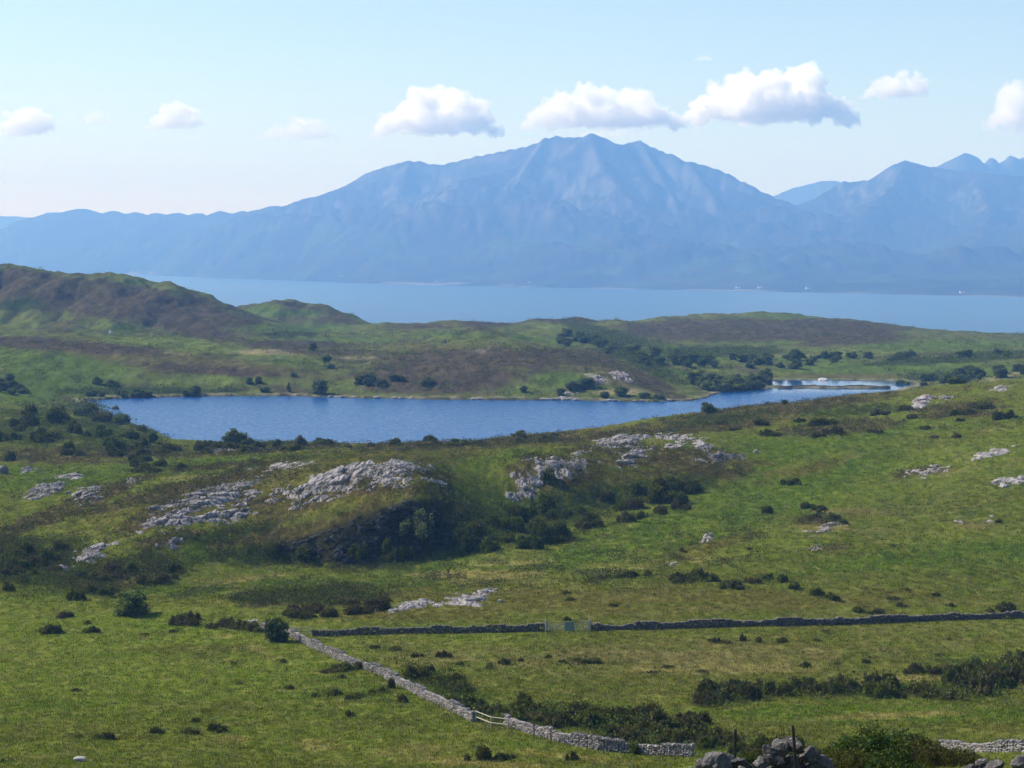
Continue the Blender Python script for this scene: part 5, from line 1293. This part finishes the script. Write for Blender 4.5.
pv = np.array([a+up*.1, b+up*.1, b+up*1.2, a+up*1.2]); pv = np.vstack([pv, pv+np.array((0, .03, 0))])
mesh_np('panel', pv, np.array([(0, 1, 2, 3), (7, 6, 5, 4), (0, 4, 5, 1), (1, 5, 6, 2), (2, 6, 7, 3), (3, 7, 4, 0)]), m_teal, ge_, smooth=False)

# ------------------------------------------------------------------ spit, boathouse, far shore cottages, sail
m_white = flat_mat('white_render', (.75, .74, .70), .8, .1, scale=1., amp=.08); m_slate = flat_mat('slate', (.10, .10, .11), .7, .2, scale=2); m_pane = flat_mat('dark_glass', (.03, .04, .05), .2, .5)
def house(name, x, y, z, w_, d_, h_, rz, wallm, roofm, label, cat, chim=True, win=3):
    e = empty(name, (x, y, z), rz); tag(e, label, cat)
    def bx(nm, x0, x1, y0, y1, z0, z1, m_, par=e):
        V = [(a, b, c) for c in (z0, z1) for b in (y0, y1) for a in (x0, x1)]
        return mesh_np(nm, V, [(0, 2, 3, 1), (4, 5, 7, 6), (0, 1, 5, 4), (2, 6, 7, 3), (0, 4, 6, 2), (1, 3, 7, 5)], m_, par, smooth=False)
    gw = .42*d_
    V = [(-w_/2, -d_/2, -1), (w_/2, -d_/2, -1), (w_/2, d_/2, -1), (-w_/2, d_/2, -1), (-w_/2, -d_/2, h_), (w_/2, -d_/2, h_), (w_/2, d_/2, h_), (-w_/2, d_/2, h_), (-w_/2, 0, h_+gw), (w_/2, 0, h_+gw)]
    mesh_np('wall', V, [(0, 1, 5, 4), (2, 3, 7, 6), (3, 0, 4, 7), (1, 2, 6, 5), (4, 7, 8, 8), (5, 9, 6, 6)][:4], wallm, e, smooth=False)
    mesh_np('gable', [V[4], V[7], V[8], V[5], V[9], V[6]], [(0, 2, 1), (3, 5, 4)], wallm, e, smooth=False)
    ov = .04*w_
    Rv = [(-w_/2-ov, -d_/2-ov, h_-ov*.6), (w_/2+ov, -d_/2-ov, h_-ov*.6), (w_/2+ov, 0, h_+gw+.1), (-w_/2-ov, 0, h_+gw+.1), (-w_/2-ov, d_/2+ov, h_-ov*.6), (w_/2+ov, d_/2+ov, h_-ov*.6)]
    Rv = Rv+[(a, b, c+.25) for a, b, c in Rv]
    rf = mesh_np('roof', Rv, [(0, 1, 2, 3), (3, 2, 5, 4), (6, 9, 8, 7), (9, 10, 11, 8), (0, 6, 7, 1), (4, 5, 11, 10), (0, 3, 9, 6), (3, 4, 10, 9), (1, 7, 8, 2), (2, 8, 11, 5)], roofm, e, smooth=False)
    if chim:
        for sx_ in (-.42, .42): bx('chimney', sx_*w_-.4, sx_*w_+.4, -.4, .4, h_+gw-.3, h_+gw+1.2, wallm, rf)
    for i in range(win):
        xx = (-.5+(i+.5)/win)*w_
        if i == win//2: bx('door', xx-.5, xx+.5, -d_/2-.04, -d_/2, 0, 2., m_dark)
        else: bx('window', xx-.5, xx+.5, -d_/2-.04, -d_/2, 1., 2.2, m_pane)
    return e
sp_pts = [hit_level(a, 387.4+(.6*math.sin(a*.13)), LOCH_Z) for a in np.arange(778, 893, 4)]
V, Fc = [], []
for i, p in enumerate(sp_pts):
    wv_ = 2.2+1.2*math.sin(i*1.3)
    for j, (dy, dz) in enumerate(((-wv_-3, -.6), (-wv_, .25), (-.5, .9), (wv_, .5), (wv_+3, -.6))): V.append((p[0], p[1]+dy, LOCH_Z+dz+.12*math.sin(i*2.1+j)))
nS = len(sp_pts); Fc = grid_faces(nS, 5)
tag(mesh_np('spit', V, Fc, m_ground, col=np.tile(np.array((.05, .045, .035)), (len(V), 1)), smooth=True), 'thin dark spit of land dividing the right arm of the loch', 'spit', kind='structure')
boulder(823, 381.5, 11, 4, 2.0, 'low pale pinkish rock on the far bank of the loch arm')
def shore_house(px, inland, label, w_=16, h_=5):
    D = float(shore_D(px))+inland; X_ = (px-512)/F*D
    zt_ = float(mountains(np.array([[X_]]), np.array([[D]]), np.array([[px]]))[0][0, 0])
    house('cottage', X_, D, zt_, w_, 9, h_, 0.1, m_white, m_slate, label, 'cottage')
HP = [(36,'left end'),(108,'second from the left'),(133,'third from the left'),(148,'fourth from the left'),(342,'fifth from the left'),(437,'sixth from the left'),(530,'seventh from the left'),(738,'eighth from the left'),(760,'ninth from the left'),(808,'tenth from the left'),(962,'last to the right')]
for px, t_ in HP: shore_house(px, 130, f"tiny white cottage on the island shore, {t_}")
def sail():
    D = 7600.; x = (390-512)/F*D; e = empty('sailing_boat', (x, D, 0), .4); tag(e, 'tiny white sailing boat out on the sound', 'boat')
    hull = [(-5, 0, 1.2), (-4.6, -1.3, 1.1), (0, -1.7, 1.), (4.5, -1., 1.2), (6, 0, 1.4), (4.5, 1., 1.2), (0, 1.7, 1.), (-4.6, 1.3, 1.1), (-4, 0, -.4), (0, 0, -.7), (4.8, 0, -.3)]
    hf = [(0, 8, 1), (1, 8, 9), (1, 9, 2), (2, 9, 10), (2, 10, 3), (3, 10, 4), (4, 10, 5), (5, 10, 6), (6, 10, 9), (6, 9, 7), (7, 9, 8), (7, 8, 0), (0, 1, 7), (1, 2, 7), (2, 6, 7), (2, 3, 6), (3, 5, 6), (3, 4, 5)]
    mesh_np('hull', hull, hf, m_white, e, smooth=False); box_mesh('mast', (.6, 0, 1), (.6, 0, 15), .12, .07, m_galv, e)
    for nm, tri in (('mainsail', [(.4, 0, 2.4), (-4.6, .5, 2.4), (.4, 0, 14.5)]), ('jib', [(.9, 0, 13), (5.8, .3, 1.8), (1.2, .7, 2.2)])):
        t3 = np.array(tri); mesh_np(nm, np.vstack([t3, t3+np.array((0, .06, 0))]), [(0, 1, 2), (5, 4, 3), (0, 3, 4), (0, 4, 1), (1, 4, 5), (1, 5, 2), (2, 5, 3), (2, 3, 0)], m_white, e, smooth=False)
sail()
